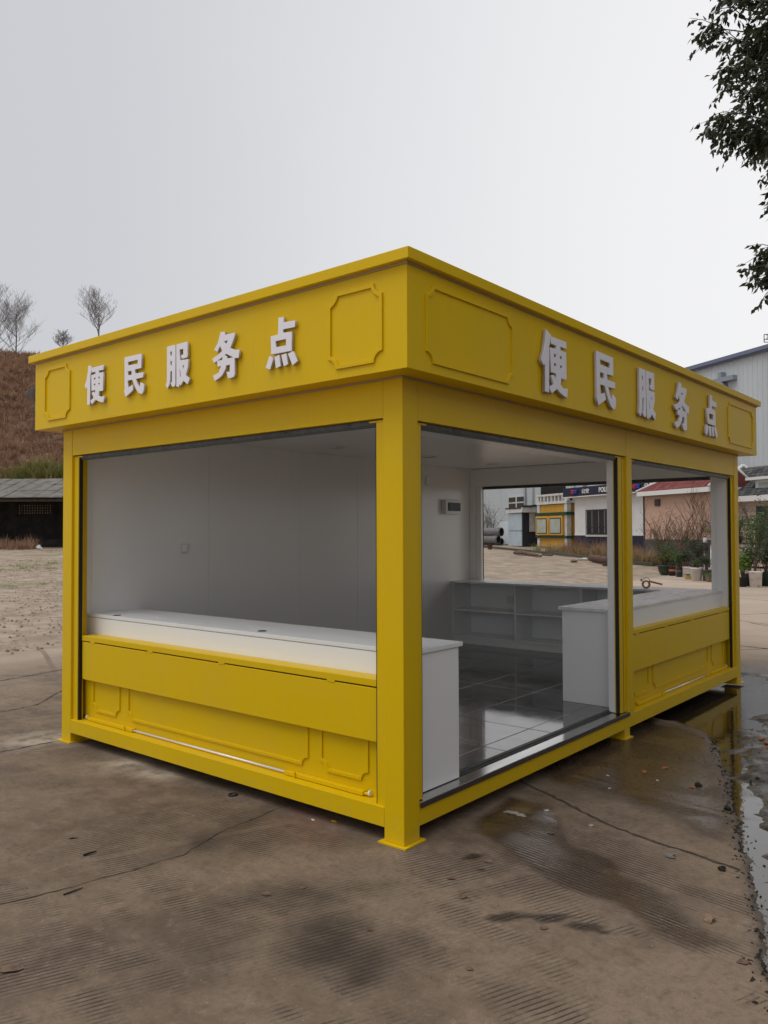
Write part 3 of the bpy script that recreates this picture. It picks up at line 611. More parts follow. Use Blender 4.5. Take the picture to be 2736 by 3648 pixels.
for cx_, cy_ in ((-2.63, 3.79), (-2.61, 5.05), (-2.71, 2.41), (-2.72, 1.1)):
    d_ = MB().lathe([(0.058, 0.0), (0.075, 0.0), (0.080, 0.004), (0.080, 0.0075)], (cx_, cy_, 2.408), 28).build('downlight', M['plasticwhite'], K)
    MB().lathe([(0.0005, 0.0), (0.057, 0.0)], (cx_, cy_, 2.411), 28).build('diffuser', M['lamp_off'], d_)
bxp = BX('distribution_box', M['plasticwhite'], K, -3.299, -3.235, 4.955, 5.285, 1.82, 2.005, bev=0.008)
BX('breaker_cover', M['darkglass'], bxp, -3.2345, -3.222, 5.005, 5.262, 1.862, 1.965, bev=0.004)
def plate(y, z, w=0.086, h=0.086, kind='socket', x=-3.298):
    s_ = BX('wall_'+kind, M['plasticwhite'], K, x, x+0.012, y-w/2, y+w/2, z-h/2, z+h/2, bev=0.003)
    if kind == 'switch': BX('rocker', M['white'], s_, x+0.0125, x+0.016, y-w*0.3, y+w*0.3, z-h*0.36, z+h*0.36, bev=0.002)
    else:
        for dy, dz in ((-0.014, 0.016), (0.014, 0.016), (-0.014, -0.014), (0.014, -0.014), (0, -0.026)): BX('socket_slot', M['dark'], s_, x+0.0121, x+0.0128, y+dy-0.003, y+dy+0.003, z+dz-0.007, z+dz+0.007)
plate(1.08, 1.464, kind='switch'); plate(4.65, 2.225, 0.08, 0.12, 'switch')

# front counter
FC = tag(empty('front_counter', (-1.7, 0.4, 0.2)), 'long white laminate counter behind the front opening of the yellow kiosk', 'counter')
def part(name, m, root, *b, bev=0.002):
    o = BX(name, m, root, *b, bev=bev); o.matrix_parent_inverse = Matrix.Translation(root.location).inverted(); return o
part('countertop', M['counter'], FC, -3.298, -0.064, 0.164, 0.632, 0.945, 0.970)
part('front_board', M['white'], FC, -3.298, -0.10, 0.167, 0.190, 0.2005, 0.9410)
part('end_board', M['white'], FC, -0.0995, -0.076, 0.172, 0.605, 0.2005, 0.9410)
part('divider', M['white'], FC, -1.20, -1.18, 0.1905, 0.60, 0.2005, 0.9445); part('divider', M['white'], FC, -2.30, -2.28, 0.1905, 0.60, 0.2005, 0.9445)
for gx_, gy_ in ((-2.956, 0.215), (-1.343, 0.245)):
    g = MB().lathe([(0.0005, 0.0016), (0.022, 0.0016), (0.027, 0.003), (0.031, 0.0002)], (gx_, gy_, 0.970), 20).build('cable_grommet', M['rubber'], FC); g.matrix_parent_inverse = Matrix.Translation(FC.location).inverted()
# L-shaped counter with shelves
LC = tag(empty('corner_counter', (-0.4, 5.2, 0.2)), 'white L-shaped counter with open shelves under the back opening of the kiosk', 'counter')
part('back_countertop', M['dusty'], LC, -3.296, -0.601, 5.125, 5.598, 0.957, 0.980)
part('side_countertop', M['dusty'], LC, -0.60, -0.108, 2.815, 5.598, 0.955, 0.979)
part('end_board', M['white'], LC, -0.585, -0.115, 2.862, 2.880, 0.2005, 0.9545)
part('front_board', M['white'], LC, -0.132, -0.114, 2.8805, 5.54, 0.2005, 0.9545)
part('back_board', M['white'], LC, -3.296, -0.60, 5.57, 5.588, 0.2005, 0.9565)
for x_ in (-3.296, -2.401, -1.547, -0.80): part('divider', M['white'], LC, x_, x_+0.018, 5.17, 5.5695, 0.300, 0.9565)
part('plinth', M['white'], LC, -3.296, -0.60, 5.185, 5.203, 0.2005, 0.279)
for a, b_ in ((-3.2775, -2.4015), (-2.3825, -1.5475), (-1.5285, -0.8005)):
    part('shelf', M['white'], LC, a, b_, 5.172, 5.5695, 0.610, 0.628); 
part('bottom_shelf', M['white'], LC, -3.296, -0.60, 5.171, 5.5695, 0.2795, 0.2995)
for x_ in (-2.69, -2.60):
    s_ = part('wall_socket', M['plasticwhite'], LC, x_-0.043, x_+0.043, 5.557, 5.5695, 0.70, 0.786)
    for dx, dz in ((-0.014, 0.016), (0.014, 0.016), (0, -0.022)): MB().box(x_+dx-0.004, x_+dx+0.004, 5.5555, 5.5568, 0.743+dz-0.007, 0.743+dz+0.007).build('socket_slot', M['dark'], s_).matrix_parent_inverse = Matrix.Translation(LC.location).inverted()
# packing-tape dispenser lying on the corner counter
M['tape'] = PM('brown_tape', (0.30, 0.13, 0.03), 0.25); M['tapegrip'] = PM('orange_handle', (0.48, 0.17, 0.03), 0.35); M['card'] = PM('cardboard_core', (0.55, 0.42, 0.26), 0.8)
TG = tag(empty('tape_dispenser', (-0.83, 5.28, 0.9805), R(35)), 'packing tape dispenser with brown roll and orange handle on the corner counter', 'tape dispenser')
def ringx(r0, r1, w, z): return MB().frame([(r1*math.cos(R(a)), z+r1*math.sin(R(a))) for a in range(0, 360, 12)], [(r0*math.cos(R(a)), z+r0*math.sin(R(a))) for a in range(0, 360, 12)], -w/2, w/2, lambda u, v, a: (u, a, v))
ringx(0.041, 0.056, 0.048, 0.057).build('tape_roll', M['tape'], TG); ringx(0.036, 0.0405, 0.049, 0.057).build('core', M['card'], TG)
MB().tube([(-0.05*math.cos(R(a))+0.01, 0.034, 0.095+0.052*math.sin(R(a))) for a in range(-20, 200, 15)], 0.004, 6).build('wire_frame', M['alu'], TG)
MB().tube([(0.05, 0.034, 0.10), (0.10, 0.02, 0.085), (0.22, 0.0, 0.055)], [0.010, 0.013, 0.012], 8).build('handle', M['tapegrip'], TG)
MB().box(-0.075, -0.06, -0.03, 0.034, 0.10, 0.135).build('blade', M['steel'], TG)
TG.scale = (0.78, 0.78, 0.78)

# ------------------------------------------------------------------ background frame: the warehouse runs along E, faces N
C2 = Vector((CAM.x, CAM.y))
E2 = Vector((0.855, -0.518)).normalized(); N2 = Vector((-E2.y, E2.x)); N2 = -N2 if N2.dot(C2) < 0 and False else N2
if (Vector((CAM.x+15.4, CAM.y+45.7)) - C2).dot(N2) > 0: N2 = -N2
EANG = math.atan2(E2.y, E2.x)
def pl2(u, D_): p = px(u, 1895, D_); return Vector((p.x, p.y))
WP = pl2(2465, 45.0)                                   # a point of the warehouse wall
def on_line(u, P0):
    """distance along E from P0 where photo column u meets the line P0+s*E"""
    d = pl2(u, 10.0) - C2; q = P0 - C2
    den = d.x*(-E2.y) + d.y*E2.x
    t = (q.x*(-E2.y) + q.y*E2.x)/den
    return (C2 + d*t - P0).dot(E2)
def zat(v, P):
    d = depth(P); return px(1368, v, d).z
def local(name, P, z, rz=EANG): return empty(name, (P.x, P.y, z), rz)   # local x along E, local -y towards the camera
TXT = {}
def text(body, size, m, parent, loc, rot, name='lettering', off=0.0, ext=0.01, sx=1.0, fit=None):
    cu_ = bpy.data.curves.new('t', 'FONT'); cu_.body = body; cu_.size = size; cu_.extrude = ext; cu_.offset = off; cu_.align_x = 'CENTER'; cu_.align_y = 'CENTER'; cu_.resolution_u = 3
    tmp = bpy.data.objects.new('tmp', cu_); col.objects.link(tmp)
    me_ = bpy.data.meshes.new_from_object(tmp.evaluated_get(bpy.context.evaluated_depsgraph_get())); bpy.data.objects.remove(tmp)
    if fit:
        xs_t = [v.co.x for v in me_.vertices]; ys_t = [v.co.y for v in me_.vertices]
        cx_t, cy_t = (min(xs_t)+max(xs_t))/2, (min(ys_t)+max(ys_t))/2; fx, fy = fit[0]/(max(xs_t)-min(xs_t)), fit[1]/(max(ys_t)-min(ys_t))
        for v in me_.vertices: v.co.x = (v.co.x-cx_t)*fx; v.co.y = (v.co.y-cy_t)*fy
    me_.materials.clear(); me_.materials.append(m)
    o = link(name, me_, None, parent); o.location = loc; o.rotation_euler = rot; return o
FRONT = (R(90), 0, 0)

# warehouse
M['sheet'] = PM('white_sheet_cladding', (0.56, 0.60, 0.625), 0.5, c2=(0.50, 0.535, 0.555), vs=0.6, stretch=(1, 1, 0.25), spec=0.3)
M['bluetrim'] = PM('blue_roof_trim', (0.15, 0.18, 0.27), 0.5)
M['zinc'] = PM('grey_letter_metal', (0.30, 0.33, 0.38), 0.5, 0.2); M['steelgrey'] = PM('grey_pipe', (0.20, 0.21, 0.22), 0.5)
M['whitepaint'] = PM('chalky_white', (0.66, 0.66, 0.64), 0.6, c2=(0.52, 0.51, 0.48), vs=3)
M['glassdark'] = PM('dark_window_glass', (0.05, 0.058, 0.06), 0.12)
s0, s1 = -48.0, 26.0
zE = zat(1324, WP)
Wh = tag(local('warehouse', WP, 0.0), 'tall white corrugated warehouse with blue roof trim behind the stored booths', 'warehouse')
prof = []; s = s0
while s < s1: prof += [(s, 0), (s+0.235, 0), (s+0.26, -0.035), (s+0.30, -0.035)]; s += 0.325
m = MB(); vs_ = [(a, b_, z) for a, b_ in prof for z in (0.0, zE)]
m.add(vs_, [(2*i, 2*i+2, 2*i+3, 2*i+1) for i in range(len(prof)-1)]); m.build('wall', M['sheet'], Wh)
MB().box(s0, s1, 0.10, 24, 0.0, zE-0.05).build('wall_core', M['sheet'], Wh)
MB().box(s0, s1, -0.30, 24.2, zE, zE+0.20).build('roof', M['bluetrim'], Wh)
MB().box(s0, s1, -0.22, -0.05, zE-0.07, zE-0.001).build('gutter', M['bluetrim'], Wh)
def wh_rect(u0, u1, v0, v1):
    a, b_ = on_line(u0, WP), on_line(u1, WP); P = WP + E2*((a+b_)/2); return a, b_, zat(v1, P), zat(v0, P)
a, b_, za, zb = wh_rect(1816, 1875, 1770, 1814)
wf = MB().box(a, b_, -0.12, -0.04, za, zb).build('window', M['whitepaint'], Wh)
for i in range(2):
    for j in range(2):
        w_ = (b_-a)/2; h_ = (zb-za)/2
        MB().box(a+i*w_+0.12, a+(i+1)*w_-0.12, -0.14, -0.121, za+j*h_+0.06, za+(j+1)*h_-0.06).build('pane', M['glassdark'], wf)
a, b_, za, zb = wh_rect(1932, 2018, 1727, 1764)
MB().box(a, b_, -0.10, -0.04, za, zb).build('louvre_opening', M['dark'], Wh)
for u in (1876, 1904, 2051, 2090):
    a = on_line(u, WP); MB().tube([(a, -0.14, 0.3), (a, -0.14, zE-0.3)], 0.07 if u < 2080 else 0.13, 8).build('downpipe', M['sheet'] if u < 2080 else M['steelgrey'], Wh)
# raised character on the cladding (only its top shows over the kiosk)
a = on_line(2590, WP); P = WP + E2*a; zc = zat(1357, P)
g = MB(); FN = lambda u, v, d: (a+u, -0.04-d, zc+v)
S_ = 1.0
def stroke(p0, p1, w0, w1):
    d = Vector((p1[0]-p0[0], p1[1]-p0[1])).normalized(); n = Vector((-d.y, d.x))
    g.prism([(p0[0]-n.x*w0, p0[1]-n.y*w0), (p1[0]-n.x*w1, p1[1]-n.y*w1), (p1[0]+n.x*w1, p1[1]+n.y*w1), (p0[0]+n.x*w0, p0[1]+n.y*w0)], 0.0, 0.28, FN)
stroke((-0.95, 0.0), (0.90, 0.0), 0.12, 0.12); stroke((-0.05, 0.121), (-0.05, 0.42), 0.13, 0.13)
stroke((-0.05, -0.121), (-0.05, -0.30), 0.12, 0.12); stroke((-0.06, -0.30), (-0.95, -1.6), 0.13, 0.10); stroke((0.02, -0.20), (0.95, -1.6), 0.11, 0.15)
g.build('wall_character', M['zinc'], Wh)

# tower-crane sign beyond the roof
cp = px(2740, 1204, 80.0)
CR = tag(empty('crane_sign', (cp.x, cp.y, cp.z), math.atan2(RT0.y, RT0.x)), 'small framed crane sign showing above the warehouse roof at the right edge', 'sign')
m = MB()
for q in (((-0.5, -0.42), (2.5, -0.42)), ((-0.5, 0.36), (2.5, 0.36)), ((-0.5, -0.42), (-0.5, 0.36)), ((2.5, -0.42), (2.5, 0.36)), ((-0.5, -0.15), (2.5, -0.15))):
    m.tube([(q[0][0], 0, q[0][1]), (q[1][0], 0, q[1][1])], 0.045, 6)
m.build('frame', M['steelgrey'], CR)
MB().tube([(1.0, 0.1, -0.45), (1.0, 0.1, -30)], 0.25, 6).build('mast', M['steelgrey'], CR)
text('ZO', 0.55, M['steelgrey'], CR, (0.02, -0.06, 0.11), FRONT, off=0.012, fit=(0.72, 0.40))

# stored booths in a row in front of the warehouse
M['paleblue'] = PM('pale_blue_panel', (0.45, 0.54, 0.60), 0.5, c2=(0.39, 0.47, 0.52), vs=2)
M['slate'] = PM('dark_slate_paint', (0.028, 0.034, 0.042), 0.5); M['ochre'] = PM('ochre_paint', (0.66, 0.36, 0.05), 0.5, c2=(0.58, 0.31, 0.045), vs=2)
M['dgreen'] = PM('dark_green_trim', (0.02, 0.06, 0.03), 0.5); M['frost'] = PM('frosted_glass', (0.46, 0.49, 0.43), 0.35, c2=(0.36, 0.40, 0.35), vs=2)
M['navy'] = PM('navy_band', (0.018, 0.022, 0.05), 0.45); M['redl'] = PM('red_beacon', (0.50, 0.02, 0.02), 0.3); M['bluel'] = PM('blue_beacon', (0.03, 0.05, 0.40), 0.3)
M['offwhite'] = PM('off_white_board', (0.74, 0.74, 0.74), 0.5, c2=(0.68, 0.68, 0.67), vs=1.5); M['iron'] = PM('window_iron', (0.055, 0.05, 0.048), 0.6); M['signw'] = PM('sign_white', (0.75, 0.75, 0.73), 0.5)
# police booth
PP = pl2(2048, 48.0); zg = 0.62
Bp = tag(local('police_booth', PP, zg), 'white police booth with navy sign band and barred window behind the dry grass', 'booth')
wP = on_line(2294, PP); zt = zat(1776, PP)-zg; zb_ = zat(1906, PP)-zg
MB().box(0, wP, 0, 3.6, zb_+0.06, zt).build('wall', M['offwhite'], Bp)
MB().box(-0.02, wP+0.02, -0.02, 3.62, 0, zb_-0.06).build('skirting', M['navy'], Bp)
MB().box(-0.015, wP+0.015, -0.015, 3.615, zb_-0.06, zb_+0.06).build('white_rail', M['signw'], Bp)
MB().box(wP, wP+0.12, -0.04, 0.10, 0, zt-0.01).build('corner_post', M['iron'], Bp)
a0 = on_line(2030, PP); zt2 = zat(1748, PP)-zg
bd = MB().box(a0, wP+0.45, -0.45, 4.0, zt+0.05, zt2+0.1).build('sign_band', M['navy'], Bp)
MB().box(a0-0.01, wP+0.46, -0.46, 4.01, zt, zt+0.049).build('band_edge', M['signw'], bd)
zm = (zt+zt2)/2+0.08; hb = (zt2-zt)
def sgn(u): return on_line(u, PP + N2*0.45)
wq = sgn(2101)-sgn(2074)
text('公安', 1.0, M['signw'], bd, ((sgn(2074)+sgn(2101))/2, -0.47, zm), FRONT, off=0.02, fit=(wq, hb*0.58))
lo_, hi_ = sgn(2136), sgn(2181)
text('POLICE', 1.0, M['signw'], bd, ((lo_+hi_)/2, -0.47, zm), FRONT, off=0.025, fit=(hi_-lo_, hb*0.60))
text('公安', 1.0, M['signw'], bd, (sgn(2300)+wq*0.4, -0.47, zm), FRONT, off=0.02, fit=(wq, hb*0.58))
for u, mm in ((2047, 'redl'), (2055, 'bluel'), (2269, 'redl'), (2277, 'bluel')):
    a = sgn(u); MB().box(a-0.16, a+0.16, -0.60, -0.465, zm-hb*0.22, zm+hb*0.22).build('beacon', M[mm], bd, 0.03)
a, b_ = on_line(2094, PP), on_line(2182, PP); zw0, zw1 = zat(1905, PP)-zg, zat(1822, PP)-zg
wn_ = MB().box(a, b_, -0.05, -0.002, zw0, zw1).build('window', M['iron'], Bp)
MB().box(a+0.10, b_-0.10, -0.062, -0.0505, zw0+0.10, zw1-0.08).build('pane', M['glassdark'], wn_)
for f in (0.25, 0.5, 0.75): MB().box(a+(b_-a)*f-0.05, a+(b_-a)*f+0.05, -0.09, -0.063, zw0+0.06, zw1-0.05).build('mullion', M['signw'], wn_)
n = 22
for k in range(n):
    q = a+0.04+(b_-a-0.08)*k/(n-1); MB().box(q-0.018, q+0.018, -0.16, -0.13, zw0-0.02, zw1+0.02).build('window_bar', M['iron'], wn_)
for f in (0.0, 0.28, 0.98): MB().box(a-0.02, b_+0.02, -0.128, -0.10, zw0+(zw1-zw0)*f-0.02, zw0+(zw1-zw0)*f+0.02).build('window_bar', M['iron'], wn_)
MB().box(a-0.08, b_+0.08, -0.10, -0.003, zw0-0.14, zw0-0.021).build('sill', M['signw'], wn_)
# ochre booth
PO = pl2(1917, 53.0)
Bo = tag(local('ochre_booth', PO, zg), 'ochre booth with dark green bands and a pair of frosted windows', 'booth')
wO = on_line(2022, PO); Z = lambda v: zat(v, PO)-zg
MB().box(0.1, wO-0.1, 0.05, 4.8, 0, Z(1803)).build('wall', M['ochre'], Bo)
for x0_, y0_ in ((-0.02, -0.05), (wO-0.28, -0.05), (wO-0.28, 4.55)): MB().box(x0_, x0_+0.30, y0_, y0_+0.30, 0, Z(1800)).build('corner_post', M['whitepaint'], Bo)
for v0, v1 in ((1840, 1830), (1918, 1910)): MB().box(-0.12, wO+0.12, -0.14, 4.95, Z(v0), Z(v1)).build('green_band', M['dgreen'], Bo)
MB().box(-0.06, wO+0.06, -0.10, 4.9, Z(1801), Z(1792)).build('parapet_base', M['whitepaint'], Bo)
MB().box(-0.06, wO+0.06, -0.10, 4.9, Z(1773), Z(1766)).build('parapet_rail', M['whitepaint'], Bo)
MB().box(0.25, wO-0.25, 0.25, 4.6, Z(1791.5), Z(1774)).build('parapet_void', M['dark'], Bo)
for k in range(9):
    q = 0.05 + (wO-0.1)*k/8; MB().box(q-0.06-(0.12 if k in (0, 8) else 0), q+0.06+(0.12 if k in (0, 8) else 0), -0.08, 0.1, Z(1791.8), Z(1773.2)).build('baluster', M['whitepaint'], Bo)
for k in range(7): MB().box(wO-0.08, wO+0.05, 0.4+k*0.62, 0.52+k*0.62, Z(1791.8), Z(1773.2)).build('baluster', M['whitepaint'], Bo)
for f0, f1 in ((0.02, 0.455), (0.475, 0.93)):
    x0_, x1_ = wO*f0, wO*f1
    w_ = MB().box(x0_, x1_, -0.22, 0.04, Z(1908), Z(1842)).build('window', M['ochre'], Bo)
    MB().box(x0_+0.14, x1_-0.14, -0.235, -0.221, Z(1903), Z(1849)).build('window_gasket', M['iron'], w_)
    MB().box(x0_+0.22, x1_-0.22, -0.25, -0.236, Z(1900), Z(1853)).build('pane', M['frost'], w_)
w_ = MB().box(wO-0.09, wO+0.10, 0.9, 4.2, Z(1908), Z(1842)).build('window', M['ochre'], Bo); MB().box(wO+0.101, wO+0.12, 1.1, 4.0, Z(1902), Z(1850)).build('pane', M['glassdark'], w_)
# pale blue booth with a shaped parapet
PB = pl2(1813, 56.0)
Bb = tag(local('pale_blue_booth', PB, zg), 'small pale blue booth with curved white parapet and dark side wall', 'booth')
wB = on_line(1861, PB); Z = lambda v: zat(v, PB)-zg; dB = 5.4
MB().box(0.02, wB, 0, dB, 0, Z(1831)).build('side_wall', M['slate'], Bb)
for z0_, z1_ in ((0.0, Z(1893)-0.02), (Z(1893)+0.02, Z(1832))): MB().box(0.0, wB-0.02, -0.05, -0.001, z0_, z1_).build('front_panel', M['paleblue'], Bb)
MB().box(-0.15, wB+0.15, -0.16, dB+0.1, Z(1830), Z(1816)).build('cornice', M['whitepaint'], Bb)
MB().box(-0.2, wB+0.2, -0.2, dB+0.15, Z(1815.9), Z(1812)).build('coping', M['slate'], Bb)
pr = [(-0.18, Z(1812)), (dB*0.10, Z(1811)), (dB*0.22, Z(1806)), (dB*0.32, Z(1796)), (dB*0.45, Z(1792)), (dB, Z(1791))]
MB().prism([(-0.18, Z(1829))] + [(dB+0.1, Z(1829))] + pr[::-1], 0, 0.16, lambda u, v, d: (wB+0.151+d, u, v)).build('parapet', M['whitepaint'], Bb)
for (u0, v0), (u1, v1) in zip(pr, pr[1:]):
    MB().prism([(u0, v0), (u1, v1), (u1, v1+0.12), (u0, v0+0.12)], -0.04, 0.24, lambda u, v, d: (wB+0.151+d, u, v)).build('parapet_cap', M['slate'], Bb)
w_ = MB().box(wB+0.001, wB+0.06, dB*0.10, dB*0.48, Z(1896), Z(1824)).build('window', M['whitepaint'], Bb); MB().box(wB+0.061, wB+0.08, dB*0.16, dB*0.42, Z(1890), Z(1835)).build('pane', M['frost'], w_)
# grey ducts and leaning sheets left of the booths
M['duct'] = PM('grey_duct', (0.17, 0.175, 0.18), 0.5, c2=(0.13, 0.132, 0.135), vs=4); M['ductin'] = PM('duct_inside', (0.05, 0.05, 0.05), 0.7)
def duct(u, v, Dp, r, L, label, ang):
    p = px(u, v, Dp); a = math.radians(ang)
    o = tag(empty('duct_pipe', (p.x, p.y, p.z), math.atan2(RT0.y, RT0.x)+a), label, 'pipe', 'grey ducts stacked by the warehouse')
    MB().lathe([(r, 0), (r*1.06, 0), (r*1.06, 0.35), (r, 0.40), (r, L)], (0, 0, 0), 20).build('tube', M['duct'], o)
    MB().lathe([(r*0.93, 0.0), (r*0.93, 2.5), (0.01, 2.5)], (0, 0, 0), 20).build('bore', M['ductin'], o)
    MB().frame([(r*math.cos(R(k)), r*math.sin(R(k))) for k in range(0, 360, 18)], [(r*0.93*math.cos(R(k)), r*0.93*math.sin(R(k))) for k in range(0, 360, 18)], -0.01, 0.02, up).build('rim', M['duct'], o)
    for ch_ in o.children: ch_.rotation_euler = (0, R(-90), 0)
duct(1787, 1895, 57, 0.30, 9, 'upper grey duct pipe resting on another beside the leaning sheets', -42)
duct(1776, 1922, 57, 0.28, 9, 'lower front grey duct pipe lying on the ground under another', -42)
duct(1788, 1929, 58.2, 0.24, 9, 'darkest duct pipe at the back of the pile, mostly hidden', -42)
p = px(1790, 1935, 58.6)
for k in range(3):
    o = tag(MB().prism([(-1.15, 0), (1.25, 0.02), (1.35, 1.75), (-0.95, 1.62)], -0.03, 0.03, lambda u, v, d: (u, d+v*0.22, v)).build('metal_sheet', M['sheet']), ['front pale sheet leaning behind the duct pipes', 'middle pale sheet leaning behind the duct pipes', 'rear pale sheet leaning behind the duct pipes'][k], 'sheet', 'sheets leaning behind the ducts')
    o.location = (p.x+0.1*k, p.y+0.12*k, p.z-0.05); o.rotation_euler = (0, 0, EANG+0.1*k)

# pink house
M['pink'] = None
def brickmat(name, c1, c2, mortar, sx, sy):
    m, nt, b = newmat(name); co_ = objco(nt)
    br = nd(nt, 'ShaderNodeTexBrick', Vector=nd(nt, 'ShaderNodeMapping', Vector=co_, Rotation=(R(90), 0, 0)).outputs[0], Scale=1.0, Mortar__Size=0.006, Brick__Width=sx, Row__Height=sy)
    br.inputs['Color1'].default_value = (*c1, 1); br.inputs['Color2'].default_value = (*c2, 1); br.inputs['Mortar'].default_value = (*mortar, 1)
    n1 = noise(nt, pos(nt), 1.2, 6, 0.65)
    nt.links.new(mixc(nt, rng(nt, n1, 0.35, 0.75, 0, 0.35), br.outputs['Color'], tuple(x*0.72 for x in c1)), b.inputs['Base Color'])
    b.inputs['Roughness'].default_value = 0.75; bumpn(nt, b, br.outputs['Fac'], -0.4, 0.01); return m
M['pink'] = brickmat('pink_stone_board', (0.66, 0.44, 0.335), (0.60, 0.40, 0.30), (0.46, 0.30, 0.22), 0.16, 0.05)
M['plinth'] = PM('grey_plinth', (0.10, 0.088, 0.085), 0.8, c2=(0.075, 0.066, 0.062), vs=3)
def shingle(name, c1, c2):
    m, nt, b = newmat(name); g_ = nd(nt, 'ShaderNodeNewGeometry'); oi = nd(nt, 'ShaderNodeObjectInfo')
    f = mth(nt, 'FRACT', mth(nt, 'ADD', mth(nt, 'MULTIPLY', oi.outputs['Random'], 7.3), 0.0))
    c = mixc(nt, f, c1, c2); c = mixc(nt, rng(nt, noise(nt, pos(nt), 6, 5), 0.4, 0.7, 0, 0.4), c, tuple(x*0.6 for x in c1))
    nt.links.new(c, b.inputs['Base Color']); b.inputs['Roughness'].default_value = 0.85; return m
M['redsh'] = shingle('red_shingle', (0.24, 0.055, 0.05), (0.17, 0.042, 0.04)); M['greysh'] = shingle('grey_shingle', (0.035, 0.036, 0.038), (0.12, 0.12, 0.12))
HP = pl2(2297, 36.5); zh = ground_z(HP.x, HP.y)+0.05
HH = tag(local('pink_house', HP, zh), 'pink stone-clad cabin with dark red roof behind the potted plants', 'house')
wH = on_line(2551, HP); Z = lambda v: zat(v, HP)-zh; dH = 1.7
zpl = Z(1924); zev = Z(1772)
MB().box(0, wH, 0, dH, zpl, zev).build('wall', M['pink'], HH)
MB().box(-0.03, wH+0.03, -0.03, dH+0.03, -0.3, zpl-0.001).build('plinth', M['plinth'], HH)
for x0_ in (-0.045, wH-0.02): MB().box(x0_, x0_+0.06, -0.035, 0.05, -0.2, zev).build('corner_strip', M['iron'], HH)
a0 = on_line(2270, HP + N2*0.35); a1 = wH+0.02; zf1 = zev+0.20
rf = MB().frame([(a0, -0.36), (a1, -0.36), (a1, dH+0.36), (a0, dH+0.36)], [(a0+0.2, -0.2), (a1-0.2, -0.2), (a1-0.2, dH+0.2), (a0+0.2, dH+0.2)], zev+0.001, zf1, up).build('eaves_board', M['signw'], HH)
rz_ = zf1 + 0.92; rx0 = a0+1.9; rx1 = a1; ym = dH/2
rb = MB(); rb.add([(a0, -0.36, zf1), (a1, -0.36, zf1), (a1, dH+0.36, zf1), (a0, dH+0.36, zf1), (rx0, ym, rz_), (rx1, ym, rz_)], [(0, 1, 5, 4), (1, 2, 5), (2, 3, 4, 5), (3, 0, 4)])
roof = rb.build('roof', M['redsh'], HH)
for q0, q1 in (((a0-0.02, -0.37, zf1+0.02), (rx0, ym, rz_+0.02)), ((rx0, ym, rz_+0.02), (rx1, ym, rz_+0.02)), ((a1, -0.37, zf1+0.02), (rx1, ym, rz_+0.02)), ((a1, dH+0.37, zf1+0.02), (rx1, ym, rz_+0.02))): MB().tube([q0, q1], 0.055, 6).build('ridge_cap', M['signw'], roof)
# shingle courses on the front slope
me_s = MB().box(-0.155, 0.155, -0.012, 0.006, 0, 0.21).mesh('shingle'); me_s.materials.append(M['redsh'])
slope = math.atan2(rz_-zf1, ym+0.36); nrow = 11
for r_ in range(nrow):
    t = r_/nrow; y_ = -0.36+(ym+0.36)*t; z_ = zf1+(rz_-zf1)*t
    xa = a0+(rx0-a0)*t+0.15; xb = a1+(rx1-a1)*t-0.15; n = int((xb-xa)/0.33)
    for k in range(n):
        o = link('shingle', me_s, None, roof); o.location = (xa+(k+0.5*(r_ % 2))*0.33+0.1, y_, z_+0.012); o.rotation_euler = (slope-R(90), 0, 0)
        o.scale = (1, 1, 0.92)
a = on_line(2345, HP); MB().box(a-0.17, a+0.17, -0.06, -0.001, Z(1808), Z(1785)).build('vent', M['iron'], HH)
a = on_line(2504, HP); MB().tube([(a, -0.01, Z(1802)), (a, -0.14, Z(1806)), (a-0.03, -0.16, Z(1815)), (a-0.1, -0.1, Z(1817))], 0.035, 6).build('wall_hook', M['card'], HH)
# grey-roofed cabin further right, clapboard and dormer
GP = pl2(2600, 33.0); zq = ground_z(GP.x, GP.y)+0.05
GH = tag(local('clapboard_cabin', GP, zq), 'beige clapboard cabin with grey shingle roof and white dormer at the right edge', 'house')
Z = lambda v: zat(v, GP)-zq
x0_, x1_ = -1.0, 5.0; zev = Z(1795)
MB().box(x0_, x1_, 0.03, 4.0, 0, zev).build('wall', M['pink'], GH)
M['clap'] = PM('beige_clapboard', (0.56, 0.45, 0.38), 0.65, c2=(0.50, 0.40, 0.34), vs=2)
nb = 14
for k in range(nb):
    z0_ = zev*k/nb; z1_ = zev*(k+1)/nb
    MB().prism([(0.0, z0_), (0.0, z1_), (0.02, z1_), (-0.025, z0_)][::-1], x0_-0.01, x1_, lambda u, v, d: (d, u, v)).build('clapboard', M['clap'], GH)
MB().box(x0_-0.3, x1_+0.3, -0.42, 4.4, zev, zev+0.22).build('eaves_board', M['signw'], GH)
rz_ = zev+0.22+1.35; ym = 2.0
gr_ = MB().add([(x0_-0.3, -0.42, zev+0.221), (x1_+0.3, -0.42, zev+0.221), (x1_+0.3, 4.4, zev+0.221), (x0_-0.3, 4.4, zev+0.221), (x0_-0.3, ym, rz_), (x1_+0.3, ym, rz_)], [(0, 1, 5, 4), (2, 3, 4, 5), (3, 0, 4), (1, 2, 5)]).build('roof', M['greysh'], GH)
me_g = MB().box(-0.12, 0.12, -0.014, 0.006, 0, 0.20).mesh('shingle'); me_g.materials.append(M['greysh'])
slope = math.atan2(rz_-zev-0.22, ym+0.42)
for r_ in range(12):
    t = r_/12; n = int(3.6/0.27)
    for k in range(n):
        o = link('shingle', me_g, None, gr_); o.location = (x0_-0.25+(k+0.5*(r_ % 2))*0.27+0.14, -0.42+(ym+0.42)*t, zev+0.235+(rz_-zev-0.22)*t); o.rotation_euler = (slope-R(90), 0, 0)
